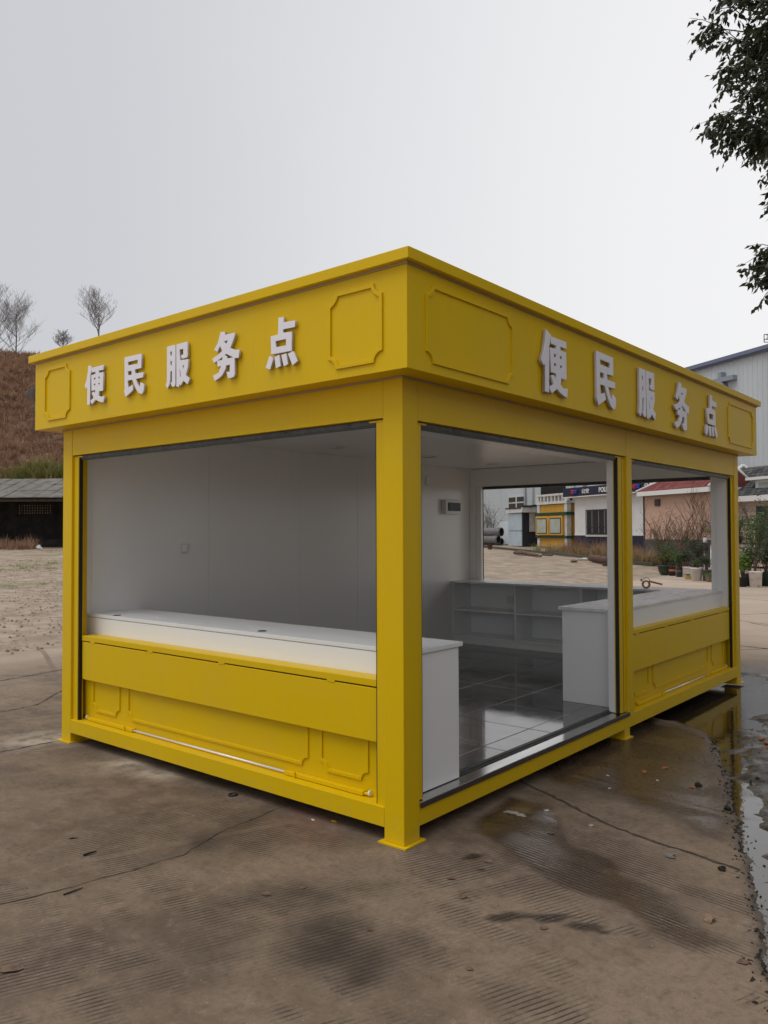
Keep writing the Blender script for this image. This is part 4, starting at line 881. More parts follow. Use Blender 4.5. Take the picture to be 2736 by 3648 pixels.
# white bargeboards of the gable seen behind the kiosk post
a = on_line(2690, GP)
dm = MB().box(a-0.05, x1_, 0.1, 1.6, Z(1772), Z(1722)).build('dormer', M['signw'], GH)
MB().box(a-0.35, x1_+0.2, -0.12, 1.8, Z(1721.5), Z(1712)).build('dormer_roof', M['signw'], dm)
MB().box(a+0.12, x1_-0.1, 0.07, 0.099, Z(1764), Z(1731)).build('pane', M['frost'], dm)
a = on_line(2700, GP); MB().box(a, a+1.3, -0.08, 0.03, 0.3, Z(1812)).build('door_frame', M['iron'], GH); MB().box(a+0.1, a+1.2, -0.10, -0.081, 0.3, Z(1816)).build('door_pane', M['glassdark'], GH)
for q0, q1 in (((x0_-0.36, -0.5, zev+0.25), (x0_-0.36, ym, rz_+0.1)), ((x0_-0.36, ym, rz_+0.1), (x0_-0.36, 4.5, zev+0.25))):
    MB().tube([q0, q1], 0.10, 4).build('bargeboard', M['signw'], GH)

# ------------------------------------------------------------------ hillside
ANGC = math.atan2(RT0.y, RT0.x)
def cxd(Xc, Dc): return Vector((CAM.x + R2.x*Xc + F2.x*Dc, CAM.y + R2.y*Xc + F2.y*Dc))
hx = np.linspace(-90, 40, 150); hd_ = np.linspace(60, 150, 110)
HX, HD = np.meshgrid(hx, hd_)
def hill_h(Xc, Dc):
    ridge = 22.5*ss(-Xc, -22, 16) * (0.84+0.30*fbm(Xc+200, Dc*0+3, 0.09, 3, 5))
    t = np.clip((Dc-66.5)/29, 0, 1)
    base = 0.62 + ridge*(0.20*ss(t, 0, 0.12)+0.80*ss(t, 0.02, 1.0)**0.9)
    return base + (fbm(Xc+300, Dc, 0.12, 31, 5)-0.5)*2.6*ss(t, 0.0, 0.2)
HZ = hill_h(HX, HD)
m = MB(); P3 = [(CAM.x+R2.x*a+F2.x*b_, CAM.y+R2.y*a+F2.y*b_, float(c_)) for a, b_, c_ in zip(HX.ravel(), HD.ravel(), HZ.ravel())]
nhx = len(hx); m.add(P3, [(j*nhx+i, j*nhx+i+1, (j+1)*nhx+i+1, (j+1)*nhx+i) for j in range(len(hd_)-1) for i in range(nhx-1)], 0, True)
def hillmat():
    mt, nt, b = newmat('dry_hillside'); p = pos(nt)
    mp = nd(nt, 'ShaderNodeMapping', Vector=p, Scale=(1, 1, 1.8)).outputs[0]
    c = mixc(nt, rng(nt, noise(nt, mp, 0.35, 7, 0.65), 0.36, 0.64), (0.20, 0.125, 0.09), (0.44, 0.275, 0.175))
    c = mixc(nt, rng(nt, noise(nt, mp, 2.2, 6, 0.7), 0.42, 0.68), c, (0.27, 0.18, 0.135))
    c = mixc(nt, rng(nt, noise(nt, mp, 0.16, 5, 0.6), 0.56, 0.68, 0, 0.6), c, (0.34, 0.24, 0.16))
    nt.links.new(c, b.inputs['Base Color']); b.inputs['Roughness'].default_value = 0.95; b.inputs['Specular IOR Level'].default_value = 0.1
    bumpn(nt, b, noise(nt, mp, 1.6, 8, 0.75), 1.0, 0.6); return mt
M['hill'] = hillmat()
tag(m.build('hill', M['hill']), kind='structure')
def blades(pts, h, w, n, spread, rn, droop=0.5, seg=3):
    """curved grass blades at each base point -> (verts, faces)"""
    vs = []; fs = []
    for (x, y, z, sc) in pts:
        for k in range(n):
            a = rn.uniform(0, 2*math.pi); hh = h*sc*rn.uniform(0.55, 1.15); sp = spread*sc*rn.uniform(0.2, 1.0)
            ox, oy = x+rn.gauss(0, 0.10*sc), y+rn.gauss(0, 0.10*sc); ca, sa = math.cos(a), math.sin(a); ww = w*rn.uniform(0.6, 1.3)
            base = len(vs)
            for i in range(seg+1):
                t = i/seg; r_ = sp*t**1.7; zz = z-0.03 + hh*(t - droop*0.35*t**3*(sp/max(hh, 1e-3)))
                wd = ww*(1-t*0.92)
                vs.append((ox+ca*r_-sa*wd, oy+sa*r_+ca*wd, zz)); vs.append((ox+ca*r_+sa*wd, oy+sa*r_-ca*wd, zz))
            fs += [(base+2*i, base+2*i+1, base+2*i+3, base+2*i+2) for i in range(seg)]
    return vs, fs
rn = random.Random(5)
M['drygrass'] = leafmat('dry_grass', (0.50, 0.32, 0.20), (0.25, 0.15, 0.10), 0.3, 0.8)
M['strawgrass'] = leafmat('straw_grass', (0.46, 0.34, 0.19), (0.24, 0.16, 0.085), 0.3, 0.8)
M['rustgrass'] = leafmat('rust_grass', (0.36, 0.20, 0.12), (0.20, 0.11, 0.07), 0.25, 0.8)
M['greengrass'] = leafmat('yellow_green_grass', (0.36, 0.33, 0.11), (0.15, 0.17, 0.055), 0.3, 0.6)
pts = []
while len(pts) < 5200:
    Xc = rn.uniform(-48, -20); Dc = rn.uniform(63.5, 98)
    if Xc/Dc < -0.53 or Xc/Dc > -0.33: continue
    p = cxd(Xc, Dc); pts.append((p.x, p.y, float(hill_h(np.array(Xc), np.array(Dc))), rn.uniform(0.7, 1.6)))
vs_, fs_ = blades(pts, 0.62, 0.045, 7, 0.85, rn, seg=2)
tag(MB().add(vs_, fs_).build('dry_hill_grass', M['drygrass']), 'brown dry grass covering the hillside behind the shed', 'grass', kind='stuff')
# three arching green clumps above the shed
for k, (u, v, Dc, sc, lb) in enumerate(((30, 1660, 70.3, 1.1, 'left dark green clump of long grass above the shed roof'), (118, 1640, 70.8, 1.3, 'tallest bright green clump of long grass above the shed roof'), (190, 1655, 70.3, 1.15, 'right straw-tipped clump of long grass above the shed roof'))):
    pts = []
    for q in range(46):
        uu = u + rn.gauss(0, 26); Xc = (uu-1368)/FPX*Dc; dd = Dc+rn.uniform(0, 2.4); p = cxd(Xc, dd)
        pts.append((p.x, p.y, float(hill_h(np.array(Xc), np.array(dd)))-0.2, sc*rn.uniform(0.7, 1.2)))
    vs_, fs_ = blades(pts, 1.5, 0.05, 26, 1.5, rn, 1.3, 4)
    o = MB().add(vs_, fs_).build('long_grass_clump', M['greengrass'])
    tag(o, lb, 'grass clump', 'long grass clumps above the shed')

# ------------------------------------------------------------------ open shed at the left
M['asb'] = PM('weathered_roof_sheet', (0.24, 0.225, 0.20), 0.9, c2=(0.15, 0.14, 0.125), vs=1.5, bump=0.2, bs=20)
M['oldbrick'] = PM('dark_brick', (0.022, 0.019, 0.017), 0.9, c2=(0.042, 0.035, 0.03), vs=2); M['oldwood'] = PM('old_timber', (0.12, 0.09, 0.07), 0.85, c2=(0.07, 0.055, 0.045), vs=5)  # near-black brick for all shed walls and the lattice
sp_ = cxd(-26.0, 55.0); zs0 = ground_z(sp_.x, sp_.y)
SH = tag(empty('open_shed', (sp_.x, sp_.y, zs0), ANGC), 'dark open-fronted shed with weathered sheet roof at the foot of the hill', 'shed')
eav = px(1368, 1768, 55).z - zs0; rdg = px(1368, 1706, 60.5).z - zs0
xl, xr = -9.0, 11.0
v0h = px(1368, 1828, 60).z-zs0; v1h = px(1368, 1792, 60).z-zs0
xa_, xb_ = (62-1368)/FPX*60+26.0, (246-1368)/FPX*60+26.0
MB().box(xl, xr, 5.0, 5.25, -0.3, v0h).build('back_wall', M['oldbrick'], SH)
MB().box(xl, xr, 5.0, 5.25, v1h, rdg-0.5).build('back_wall', M['oldbrick'], SH)
MB().box(xl, xa_, 5.0, 5.25, v0h+0.001, v1h-0.001).build('back_wall', M['oldbrick'], SH); MB().box(xb_, xr, 5.0, 5.25, v0h+0.001, v1h-0.001).build('back_wall', M['oldbrick'], SH)
lt = MB(); nvx = int((xb_-xa_)/0.185)
for k in range(nvx+1):
    q = xa_+(xb_-xa_)*k/nvx
    wd = 0.045 if (k % 17) < 14 else 0.14
    lt.box(q-wd, q+wd, 5.02, 5.18, v0h-0.01, v1h+0.01)
for k in range(5):
    q = v0h+(v1h-v0h)*k/4; lt.box(xa_-0.05, xb_+0.05, 5.05, 5.15, q-0.045, q+0.045)
lt.build('lattice_blocks', M['oldbrick'], SH)
for x_ in (xl, xr-0.25): MB().box(x_, x_+0.25, 0.2, 4.999, -0.3, eav+0.6).build('end_wall', M['oldbrick'], SH)
for x_ in (-7, -2.9, 6.5): MB().box(x_, x_+0.18, 0.25, 0.43, -0.3, eav-0.12).build('post', M['oldwood'], SH)
MB().box(xl, xr, 0.15, 0.35, eav-0.26, eav-0.10).build('eaves_beam', M['oldwood'], SH)
MB().box(xl+0.5, xr-0.5, 3.2, 4.99, -0.3, 0.55).build('low_partition', M['oldbrick'], SH)
SL = math.atan2(rdg-eav, 5.6); LEN = math.hypot(rdg-eav, 5.6)
rf = MB().box(xl-0.3, xr+0.3, 0, LEN, -0.06, -0.035).build('roof', M['oldwood'], SH); rf.location = (0, -0.25, eav); rf.rotation_euler = (SL, 0, 0)
sw = 1.05; pf = [(-sw/2+sw*k/14, 0.022*math.cos(math.pi*k)) for k in range(15)]
m = MB(); m.add([(a, y_, b_) for y_ in (0, LEN/3+0.12) for a, b_ in pf] + [(a, y_, b_-0.02) for y_ in (0, LEN/3+0.12) for a, b_ in pf], [(i, i+1, 16+i, 15+i) for i in range(14)] + [(30+i+1, 30+i, 45+i, 46+i) for i in range(14)] + [(30+i, 30+i+1, i+1, i) for i in range(14)])
me_r = m.mesh('roof_sheet'); me_r.materials.append(M['asb'])
for r_ in range(3):
    for k in range(int((xr-xl)/1.0)):
        o = link('roof_sheet', me_r, None, rf); o.location = (xl+0.5+k*1.0, r_*LEN/3-0.06, 0.02+0.02*r_+rn.uniform(0, 0.025)); o.rotation_euler = (rn.uniform(-0.006, 0.012), rn.uniform(-0.01, 0.01), rn.uniform(-0.008, 0.008))

# ------------------------------------------------------------------ trees
M['bark'] = PM('grey_bark', (0.15, 0.135, 0.12), 0.9, c2=(0.10, 0.088, 0.08), vs=6); M['hazebark'] = PM('hazed_bark', (0.24, 0.225, 0.215), 0.9)  # crown bark paled to put distance haze into its colour
def grow(mb, p, d, L, r, lev, rn, up_=0.12, tips=None, spread=0.6, nseg=4):
    pts = [Vector(p)]; rs = [r]; dd = Vector(d).normalized()
    for i in range(nseg):
        dd = (dd + Vector((rn.gauss(0, .10), rn.gauss(0, .10), rn.gauss(0, .06)+up_))).normalized()
        pts.append(pts[-1]+dd*L/nseg); rs.append(r*(1-0.75*(i+1)/nseg)+0.002)
    mb.tube(pts, rs, 5 if lev > 1 else 3, caps=False)
    if lev == 0:
        if tips is not None: tips.append((pts[-1], dd))
        return
    nb_ = {4: 6, 3: 4, 2: 4, 1: 3}.get(lev, 4)
    for k in range(nb_):
        t = rn.uniform(0.25, 1.0) if k < nb_-1 else 1.0
        i = min(int(t*nseg), nseg-1); f = t*nseg-i; q = pts[i].lerp(pts[i+1], min(f, 1))
        a = rn.uniform(0, 2*math.pi); side = Vector((math.cos(a), math.sin(a), rn.uniform(0.1, 0.7)))
        nd_ = (dd*(1-spread) + side*spread).normalized()
        grow(mb, q, nd_, L*rn.uniform(0.48, 0.72), max(rs[i]*0.6, 0.009), lev-1, rn, up_, tips, spread, max(2, nseg-1))
def bare_tree(u, v, Dc, h, seed, label, lev=4, twig=1.0):
    rn_ = random.Random(seed); p = px(u, v, Dc)
    o = tag(empty('bare_tree', p), label, 'tree', 'bare trees on the hill ridge')
    tr = MB(); tr.tube([(0, 0, -3), (0.05, 0, 0), (0.0, 0.1, h*0.45), (0.1, 0.0, h*0.98)], [0.12*twig, 0.10*twig, 0.07*twig, 0.012], 6); tr.build('trunk', M['bark'], o)
    cr = MB()
    for k in range(26):
        z = h*rn_.uniform(0.10, 0.86); a = rn_.uniform(0, 6.28)
        L = h*0.46*(1-0.62*z/h)*rn_.uniform(0.7, 1.1); grow(cr, (0, 0, z), (math.cos(a), math.sin(a), 0.9), L, 0.04*twig*(1-0.6*z/h), 3, rn_, 0.10, None, 0.5, 3)
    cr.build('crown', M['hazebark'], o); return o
bare_tree(350, 1225, 92, 5.8, 3, 'bare round-crowned tree standing above the kiosk roof at the left')
bare_tree(222, 1262, 95, 2.6, 8, 'thin bare sapling low on the ridge between two larger bare trees', twig=0.5)
bare_tree(55, 1290, 96, 6.6, 12, 'bare tree at the left edge of the ridge with a wide fan of twigs')
bare_tree(-6, 1310, 94, 8.6, 17, 'tallest bare tree cut off by the left edge of the picture')
bare_tree(118, 1450, 78, 1.8, 21, 'small bare sapling low on the brown slope', twig=0.35)

# big broadleaf tree at the right, only its outer boughs in view
M['leafdark'] = leafmat('dark_broad_leaf', (0.035, 0.046, 0.026), (0.085, 0.10, 0.05), 0.25, 0.4)
tp = C2 + F2*9.0 + R2*7.80
TR = tag(empty('broadleaf_tree', (tp.x, tp.y, 0)), 'dark leafy tree whose boughs hang into the sky at the upper right', 'tree')
rn_ = random.Random(44)
tr = MB(); tr.tube([(0, 0, -0.1), (0.05, 0.05, 2.0), (-0.05, 0.1, 4.2), (0.1, 0.0, 6.4), (0.0, 0.1, 9.2)], [0.24, 0.20, 0.17, 0.12, 0.03], 10)
tips = []; cz = 7.7
clusters = []
while len(clusters) < 760:
    a = rn_.uniform(0, 6.28); zc = rn_.uniform(-1, 1); r_ = math.sqrt(max(0, 1-zc*zc))*rn_.uniform(0.45, 1.0)**0.5
    lob = 1.0+0.16*math.sin(3*a+1.0)+0.12*math.sin(5*a+zc*4)
    q = Vector((math.cos(a)*r_*3.55*lob, math.sin(a)*r_*3.55*lob, cz+zc*3.0))
    clusters.append(q)
# drooping bough towards the kiosk
for k in range(9): clusters.append(Vector((-R2.x*3.22, -R2.y*3.22, 4.58)) + Vector((rn_.gauss(0, .08), rn_.gauss(0, .08), rn_.uniform(-0.12, 0.30))))
for k in range(20): clusters.append(Vector((-R2.x*2.95, -R2.y*2.95, 5.75)) + Vector((rn_.gauss(0, .35), rn_.gauss(0, .35), rn_.uniform(-0.3, 0.8))))
for k in range(70): clusters.append(Vector((-R2.x*3.2, -R2.y*3.2, 7.0)) + Vector((rn_.gauss(0, .38), rn_.gauss(0, .38), rn_.uniform(-0.9, 1.6))))
LV = []; LF = []
def leaf(vs, fs, c, d, L, w, rn_):
    d = d.normalized(); s = d.cross(Vector((rn_.gauss(0, 1), rn_.gauss(0, 1), rn_.gauss(0, 1)))).normalized(); nrm_ = d.cross(s)
    n = len(vs); vs += [c, c+d*L*0.45+s*w+nrm_*w*0.35, c+d*L, c+d*L*0.45-s*w+nrm_*w*0.35, c+d*L*0.5]
    fs += [(n, n+1, n+2, n+4), (n, n+4, n+2, n+3)]
for i, q in enumerate(clusters):
    hub = Vector((0, 0, min(max(q.z-1.3, 2.4), 8.6)))
    if i % 4 == 0: tr.tube([hub, hub.lerp(q, 0.5)+Vector((0, 0, 0.25)), q], [0.05, 0.028, 0.006], 5, caps=False)
    od = Vector((q.x, q.y, 0)).normalized()*0.8
    for k in range(6):
        dr = (od + Vector((rn_.gauss(0, .8), rn_.gauss(0, .8), rn_.gauss(-0.15, .45)))).normalized(); e = q+dr*rn_.uniform(0.25, 0.48)
        tr.tube([q, q.lerp(e, .6)+Vector((0, 0, .03)), e], [0.007, 0.005, 0.002], 3, caps=False)
        for w_ in range(15):
            t = 0.15+0.85*(w_+rn_.random())/15; c = q.lerp(e, min(t, 1.0)) + Vector((rn_.gauss(0, .025), rn_.gauss(0, .025), rn_.gauss(0, .02)))
            d = dr*0.7 + Vector((rn_.gauss(0, .55), rn_.gauss(0, .55), rn_.uniform(-1.3, -0.1)))
            leaf(LV, LF, c, d, rn_.uniform(0.07, 0.115), rn_.uniform(0.018, 0.028), rn_)
tr.build('trunk', M['bark'], TR); MB().add(LV, LF).build('crown', M['leafdark'], TR)

# ------------------------------------------------------------------ verge with dry grass, kerb, litter in front of the booths
M['kerb'] = PM('mossy_kerb', (0.10, 0.095, 0.075), 0.9, c2=(0.06, 0.07, 0.04), vs=3)
kp = [hit(1700, 1947), hit(1758, 1953), hit(1900, 1967), hit(2050, 1983), hit(2177, 1998), hit(2260, 2008), hit(2330, 2014)]
kd = MB(); ks = []
for a, b_ in zip(kp, kp[1:]):
    n = (b_-a).cross(Vector((0, 0, 1))).normalized()*0.09
    kd.add([a-n, b_-n, b_+n, a+n] + [q+Vector((0, 0, 0.11)) for q in (a-n, b_-n, b_+n, a+n)], [(4, 5, 6, 7), (0, 1, 5, 4), (1, 2, 6, 5), (2, 3, 7, 6), (3, 0, 4, 7)])
tag(kd.build('kerb', M['kerb']), kind='structure')
rn = random.Random(9)
def verge(n, u0, u1, dmin, dmax, h, sc, name, mt, label, nbl=26, spread=0.75):
    pts = []
    while len(pts) < n:
        u = rn.uniform(u0, u1); t = (u-1700)/(2330-1700)
        k = min(max(int(t*6), 0), 5); q = None
        for a, b_ in zip(kp, kp[1:]):
            ua = 1368+FPX*((a-CAM).dot(RT)/(a-CAM).dot(FW)); ub = 1368+FPX*((b_-CAM).dot(RT)/(b_-CAM).dot(FW))
            if ua <= u <= ub: q = a.lerp(b_, (u-ua)/(ub-ua))
        if q is None: continue
        w2 = Vector((q.x, q.y)) - N2*rn.uniform(dmin, dmax)
        pts.append((w2.x, w2.y, ground_z(w2.x, w2.y), sc*rn.uniform(0.6, 1.25)))
    vs_, fs_ = blades(pts, h, 0.013, nbl, spread, rn, 1.1, 4)
    tag(MB().add(vs_, fs_).build(name, mt), label, 'grass', kind='stuff')
verge(130, 1880, 2330, 0.2, 3.0, 0.62, 1.0, 'dry_verge_grass', M['strawgrass'], 'straw coloured tall grass along the kerb before the booths')
verge(60, 2080, 2330, 0.2, 1.6, 0.80, 1.0, 'dry_verge_grass', M['strawgrass'], 'densest straw grass on the verge beside the planter row', 34)
verge(70, 1900, 2200, 0.3, 3.0, 0.95, 0.9, 'rust_verge_grass', M['rustgrass'], 'rust brown weeds mixed into the verge before the booths')
verge(40, 1830, 2060, 0.3, 3.5, 0.6, 0.9, 'green_verge_grass', M['greengrass'], 'green weeds growing at the foot of the stored booths')
M['log'] = PM('rotten_log', (0.17, 0.115, 0.085), 0.95, c2=(0.09, 0.06, 0.045), vs=5, bump=0.6, bs=12); M['rustpipe'] = PM('rusty_pipe', (0.085, 0.04, 0.03), 0.75, c2=(0.13, 0.07, 0.05), vs=4)
a, b_ = hit(1832, 1974), hit(1928, 1986)
tag(MB().tube([a+Vector((0, 0, .08)), a.lerp(b_, .3)+Vector((0, 0, .14)), a.lerp(b_, .6)+Vector((0, .1, .10)), b_+Vector((0, 0, .07))], [0.08, 0.12, 0.10, 0.05], 9).build('rotten_log', M['log']), 'rotten brown log lying on the yard near the kerb', 'log')
a, b_ = hit(1932, 1979), hit(1968, 1981); tag(MB().tube([a+Vector((0, 0, .05)), b_+Vector((0, 0, .05))], 0.05, 4).build('plank', M['oldwood']), 'short weathered plank lying just right of the rotten log', 'plank')
a, b_ = hit(2105, 2000), hit(2182, 2012); tag(MB().tube([a+Vector((0, 0, .16)), b_+Vector((0, 0, .16))], 0.16, 14).build('steel_pipe', M['rustpipe']), 'rusty brown steel pipe lying before the verge grass', 'pipe')
def rock(name, p, r, label, mt, seed=0, flat=0.6, cat='stone', group=None, sub=2, elong=1.0, rz=0):
    bm = bmesh.new(); bmesh.ops.create_icosphere(bm, subdivisions=sub, radius=1.0); rn_ = random.Random(seed)
    of = Vector((rn_.uniform(0, 50), rn_.uniform(0, 50), 0))
    for v in bm.verts:
        v.co *= 0.75+0.5*mnoise.noise(v.co*1.2+of)+0.25*mnoise.noise(v.co*3+of); v.co = Vector((v.co.x*r*elong, v.co.y*r, max(v.co.z, -0.4)*r*flat))
    me_ = bpy.data.meshes.new(name); bm.to_mesh(me_); bm.free(); me_.materials.append(mt)
    o = link(name, me_); o.location = (p[0], p[1], p[2]+r*flat*0.30); o.rotation_euler = (0, 0, rz); return tag(o, label, cat, group)
M['stone'] = PM('grey_stone', (0.20, 0.18, 0.16), 0.85, c2=(0.12, 0.105, 0.09), vs=25); M['tanstone'] = PM('tan_stone', (0.28, 0.19, 0.12), 0.9, c2=(0.18, 0.12, 0.08), vs=12)
M['brickbit'] = PM('brick_chip', (0.42, 0.14, 0.06), 0.9); M['dryleaf'] = PM('dead_leaf', (0.19, 0.115, 0.075), 0.7, c2=(0.09, 0.055, 0.038), vs=30); M['clod'] = PM('black_clod', (0.02, 0.017, 0.014), 0.9); M['mortar'] = PM('mortar_scrap', (0.42, 0.36, 0.29), 0.9, c2=(0.30, 0.25, 0.19), vs=30)
M['glassbit'] = PM('white_chip', (0.7, 0.69, 0.66), 0.5)
rock('rubble_lump', hit(2044, 2002), 0.2, 'tan rubble lump on the yard left of the rusty pipe', M['tanstone'], 3)
rock('rag', hit(2080, 1995), 0.28, 'pale crumpled rag beside the rusty pipe', M['glassbit'], 5, 0.35, 'rag', elong=1.6)
rock('clod', hit(2162, 2015), 0.2, 'dark clod in front of the rusty pipe', M['clod'], 6, 0.6, 'clod')
o = MB().lathe([(0.12, 0), (0.17, 0.30), (0.18, 0.30), (0.15, 0.27), (0.01, 0.26)], (0, 0, 0), 12).build('plant_pot', M['rustpipe']); p = hit(1745, 1957); o.location = p; tag(o, 'empty dark brown pot alone on the yard below the duct pipes', 'pot')

# ------------------------------------------------------------------ potted plants
rn = random.Random(31)
M['soil'] = PM('potting_soil', (0.03, 0.022, 0.016), 0.95)
for nm, c_ in (('pot_green', (0.030, 0.055, 0.035)), ('pot_black', (0.018, 0.018, 0.02)), ('pot_slate', (0.055, 0.062, 0.07)), ('pot_white', (0.80, 0.78, 0.74)), ('pot_grey', (0.12, 0.12, 0.125)), ('pot_orange', (0.50, 0.13, 0.05)), ('pot_blue', (0.02, 0.03, 0.09)), ('pot_stone', (0.17, 0.115, 0.08)), ('pot_yellow', (0.45, 0.30, 0.09))):
    M[nm] = PM(nm, c_, 0.5, c2=tuple(x*0.7 for x in c_), vs=6)
M['dirtywhite'] = PM('muddy_white_bucket', (0.74, 0.71, 0.67), 0.5, c2=(0.34, 0.23, 0.15), vs=7, lo=0.5, hi=0.8)
M['lgreen'] = leafmat('bright_green_leaf', (0.10, 0.18, 0.025), (0.17, 0.26, 0.04), 0.3); M['mgreen'] = leafmat('mid_green_leaf', (0.06, 0.105, 0.035), (0.12, 0.18, 0.055), 0.3); M['ygreen'] = leafmat('yellow_green_leaf', (0.16, 0.16, 0.03), (0.09, 0.11, 0.03), 0.3); M['dkgreen'] = leafmat('dark_green_leaf', (0.035, 0.06, 0.03), (0.075, 0.11, 0.05), 0.25); M['twig'] = PM('brown_twig', (0.10, 0.065, 0.05), 0.9)
def pot_plant(u, v, wpx, hpx, mt, label, plant=None, shape='bucket', band=None, name='potted_plant', lift=0.0, cat='plant pot', group='pots and buckets in the planter row', Dc=None):
    p = hit(u, v) if Dc is None else px(u, v, Dc); d = depth(p); r = wpx/2/FPX*d; h = hpx/FPX*d
    o = tag(empty(name, (p.x, p.y, p.z)), label, cat, group)
    prof_ = {'bucket': [(0.02, 0), (r*0.80, 0), (r*0.98, h*0.90), (r*1.04, h*0.91), (r*1.04, h), (r*0.94, h), (r*0.92, h*0.86)],
             'bowl': [(0.02, 0), (r*0.55, 0), (r*0.62, h*0.05), (r*0.90, h*0.45), (r*0.97, h*0.85), (r*1.06, h*0.88), (r*1.06, h), (r*0.93, h), (r*0.90, h*0.84)],
             'drum': [(0.02, 0), (r*0.93, 0), (r*0.95, h*0.95), (r, h*0.96), (r, h), (r*0.9, h), (r*0.88, h*0.88)]}[shape]
    MB().lathe(prof_, (0, 0, 0), 22).build('pot', mt, o)
    MB().lathe([(0.01, h*0.90), (r*0.91, h*0.87)], (0, 0, 0), 14).build('soil', M['soil'], o)
    if band: rb_ = r*(0.80+0.18*band[0]) if shape != 'drum' else r*0.95; MB().lathe([(rb_*1.012, h*(band[0]-band[1])), (rb_*1.02+r*0.02, h*(band[0]+band[1]))], (0, 0, 0), 22).build('band', band[2], o)
    if plant:
        ph, pr, nl, ls, lm, stems = plant
        st = MB(); vs2 = []; fs2 = []; tips_ = []
        for k in range(stems):
            a = rn.uniform(0, 6.28); e = Vector((math.cos(a)*pr*rn.uniform(.1, .8), math.sin(a)*pr*rn.uniform(.1, .8), h*0.9+ph*rn.uniform(0.55, 1.0)))
            b_ = Vector((rn.uniform(-.3, .3)*r, rn.uniform(-.3, .3)*r, h*0.85)); md = b_.lerp(e, 0.5)+Vector((0, 0, ph*0.12)); st.tube([b_, md, e], [0.016, 0.011, 0.004], 5, caps=False)
            for t in (0.45, 0.6, 0.75, 0.9, 1.0):
                q = b_.lerp(md, t*2) if t < 0.5 else md.lerp(e, t*2-1); q2 = q+Vector((rn.gauss(0, pr*.22), rn.gauss(0, pr*.22), rn.gauss(0.03, ph*.09))); st.tube([q, q2], [0.005, 0.002], 3, caps=False); tips_.append(q2); tips_.append(q)
        for k in range(nl):
            q = rn.choice(tips_); c = q+Vector((rn.gauss(0, pr*.12), rn.gauss(0, pr*.12), rn.gauss(0, ph*.05))); leaf(vs2, fs2, c, Vector((rn.gauss(0, 1), rn.gauss(0, 1), rn.uniform(-.4, .9))), ls*rn.uniform(.7, 1.3), ls*0.27, rn)
        st.build('stem', M['twig'], o); 
        if nl: MB().add(vs2, fs2).build('foliage', lm, o)
    return o
U = lambda x: 2200+x*0.3231
V = lambda y: 1640+y*0.3231
pot_plant(U(520), V(1262), 48, 34, M['pot_green'], 'wide dark green bowl planter with a yellow-green shrub', (0.42, 0.40, 900, 0.05, M['ygreen'], 12), 'bowl')
pot_plant(U(605), V(1272), 24, 32, M['pot_black'], 'black pot with an orange band beside the green bowl', (0.35, 0.2, 200, 0.07, M['dkgreen'], 5), 'drum', (0.62, 0.12, M['pot_orange']))
pot_plant(U(682), V(1285), 24, 36, M['pot_slate'], 'dark slate pot with a pale grey band', (0.45, 0.30, 400, 0.07, M['mgreen'], 6), 'drum', (0.60, 0.08, M['pot_grey']))
pot_plant(U(760), V(1290), 26, 38, M['dirtywhite'], 'small grimy white bucket between slate pot and big white bucket', (0.6, 0.32, 450, 0.07, M['dkgreen'], 7), 'bucket')
pot_plant(U(872), V(1325), 43, 46, M['pot_white'], 'big clean white bucket in the middle of the planter row', (0.3, 0.2, 160, 0.06, M['mgreen'], 5), 'bucket')
pot_plant(U(990), V(1330), 33, 40, M['pot_grey'], 'grey drum pot with a light band right of the big white bucket', (0.5, 0.3, 320, 0.07, M['dkgreen'], 6), 'drum', (0.55, 0.10, M['pot_slate']))
pot_plant(U(1382), V(1395), 26, 34, M['pot_black'], 'black pot with bright lime green leaves right of the kiosk corner', (0.62, 0.30, 700, 0.10, M['lgreen'], 8), 'drum')
pot_plant(U(1522), V(1400), 46, 58, M['dirtywhite'], 'mud-stained white bucket with a thin sapling right of the kiosk', (1.9, 0.65, 900, 0.09, M['mgreen'], 4), 'bucket')
pot_plant(U(1640), V(1385), 30, 50, M['pot_green'], 'dark green pot cut by the right edge of the picture', (0.9, 0.4, 600, 0.08, M['dkgreen'], 6), 'drum')
pot_plant(U(1450), V(1385), 30, 44, M['pot_black'], 'black pot hidden between lime plant and muddy bucket', (0.8, 0.4, 500, 0.08, M['dkgreen'], 6), 'drum')
p = hit(U(1045), V(1340)); d = depth(p); o = tag(empty('stone_trough', p, ANGC+0.1), 'low stone trough of short green grass at the end of the planter row', 'planter')
MB().box(-0.17, 0.17, -0.1, 0.1, 0, 0.20).build('trough', M['pot_stone'], o, 0.01)
vs_, fs_ = blades([(rn.uniform(-.14, .14), rn.uniform(-.07, .07), 0.20, 0.5) for k in range(40)], 0.22, 0.010, 10, 0.10, rn); tag(MB().add(vs_, fs_).build('grass_tuft', M['lgreen'], o), kind='stuff')
p = hit(U(778), V(1312)); o = tag(empty('yellow_crate', p, ANGC+0.3), 'small yellowish box on the ground before the grimy bucket', 'box'); MB().box(-0.08, 0.08, -0.06, 0.06, 0, 0.13).build('box_body', M['pot_yellow'], o, 0.006); MB().box(-0.07, 0.07, -0.05, 0.05, 0.1305, 0.17).build('contents', M['soil'], o, 0.02)
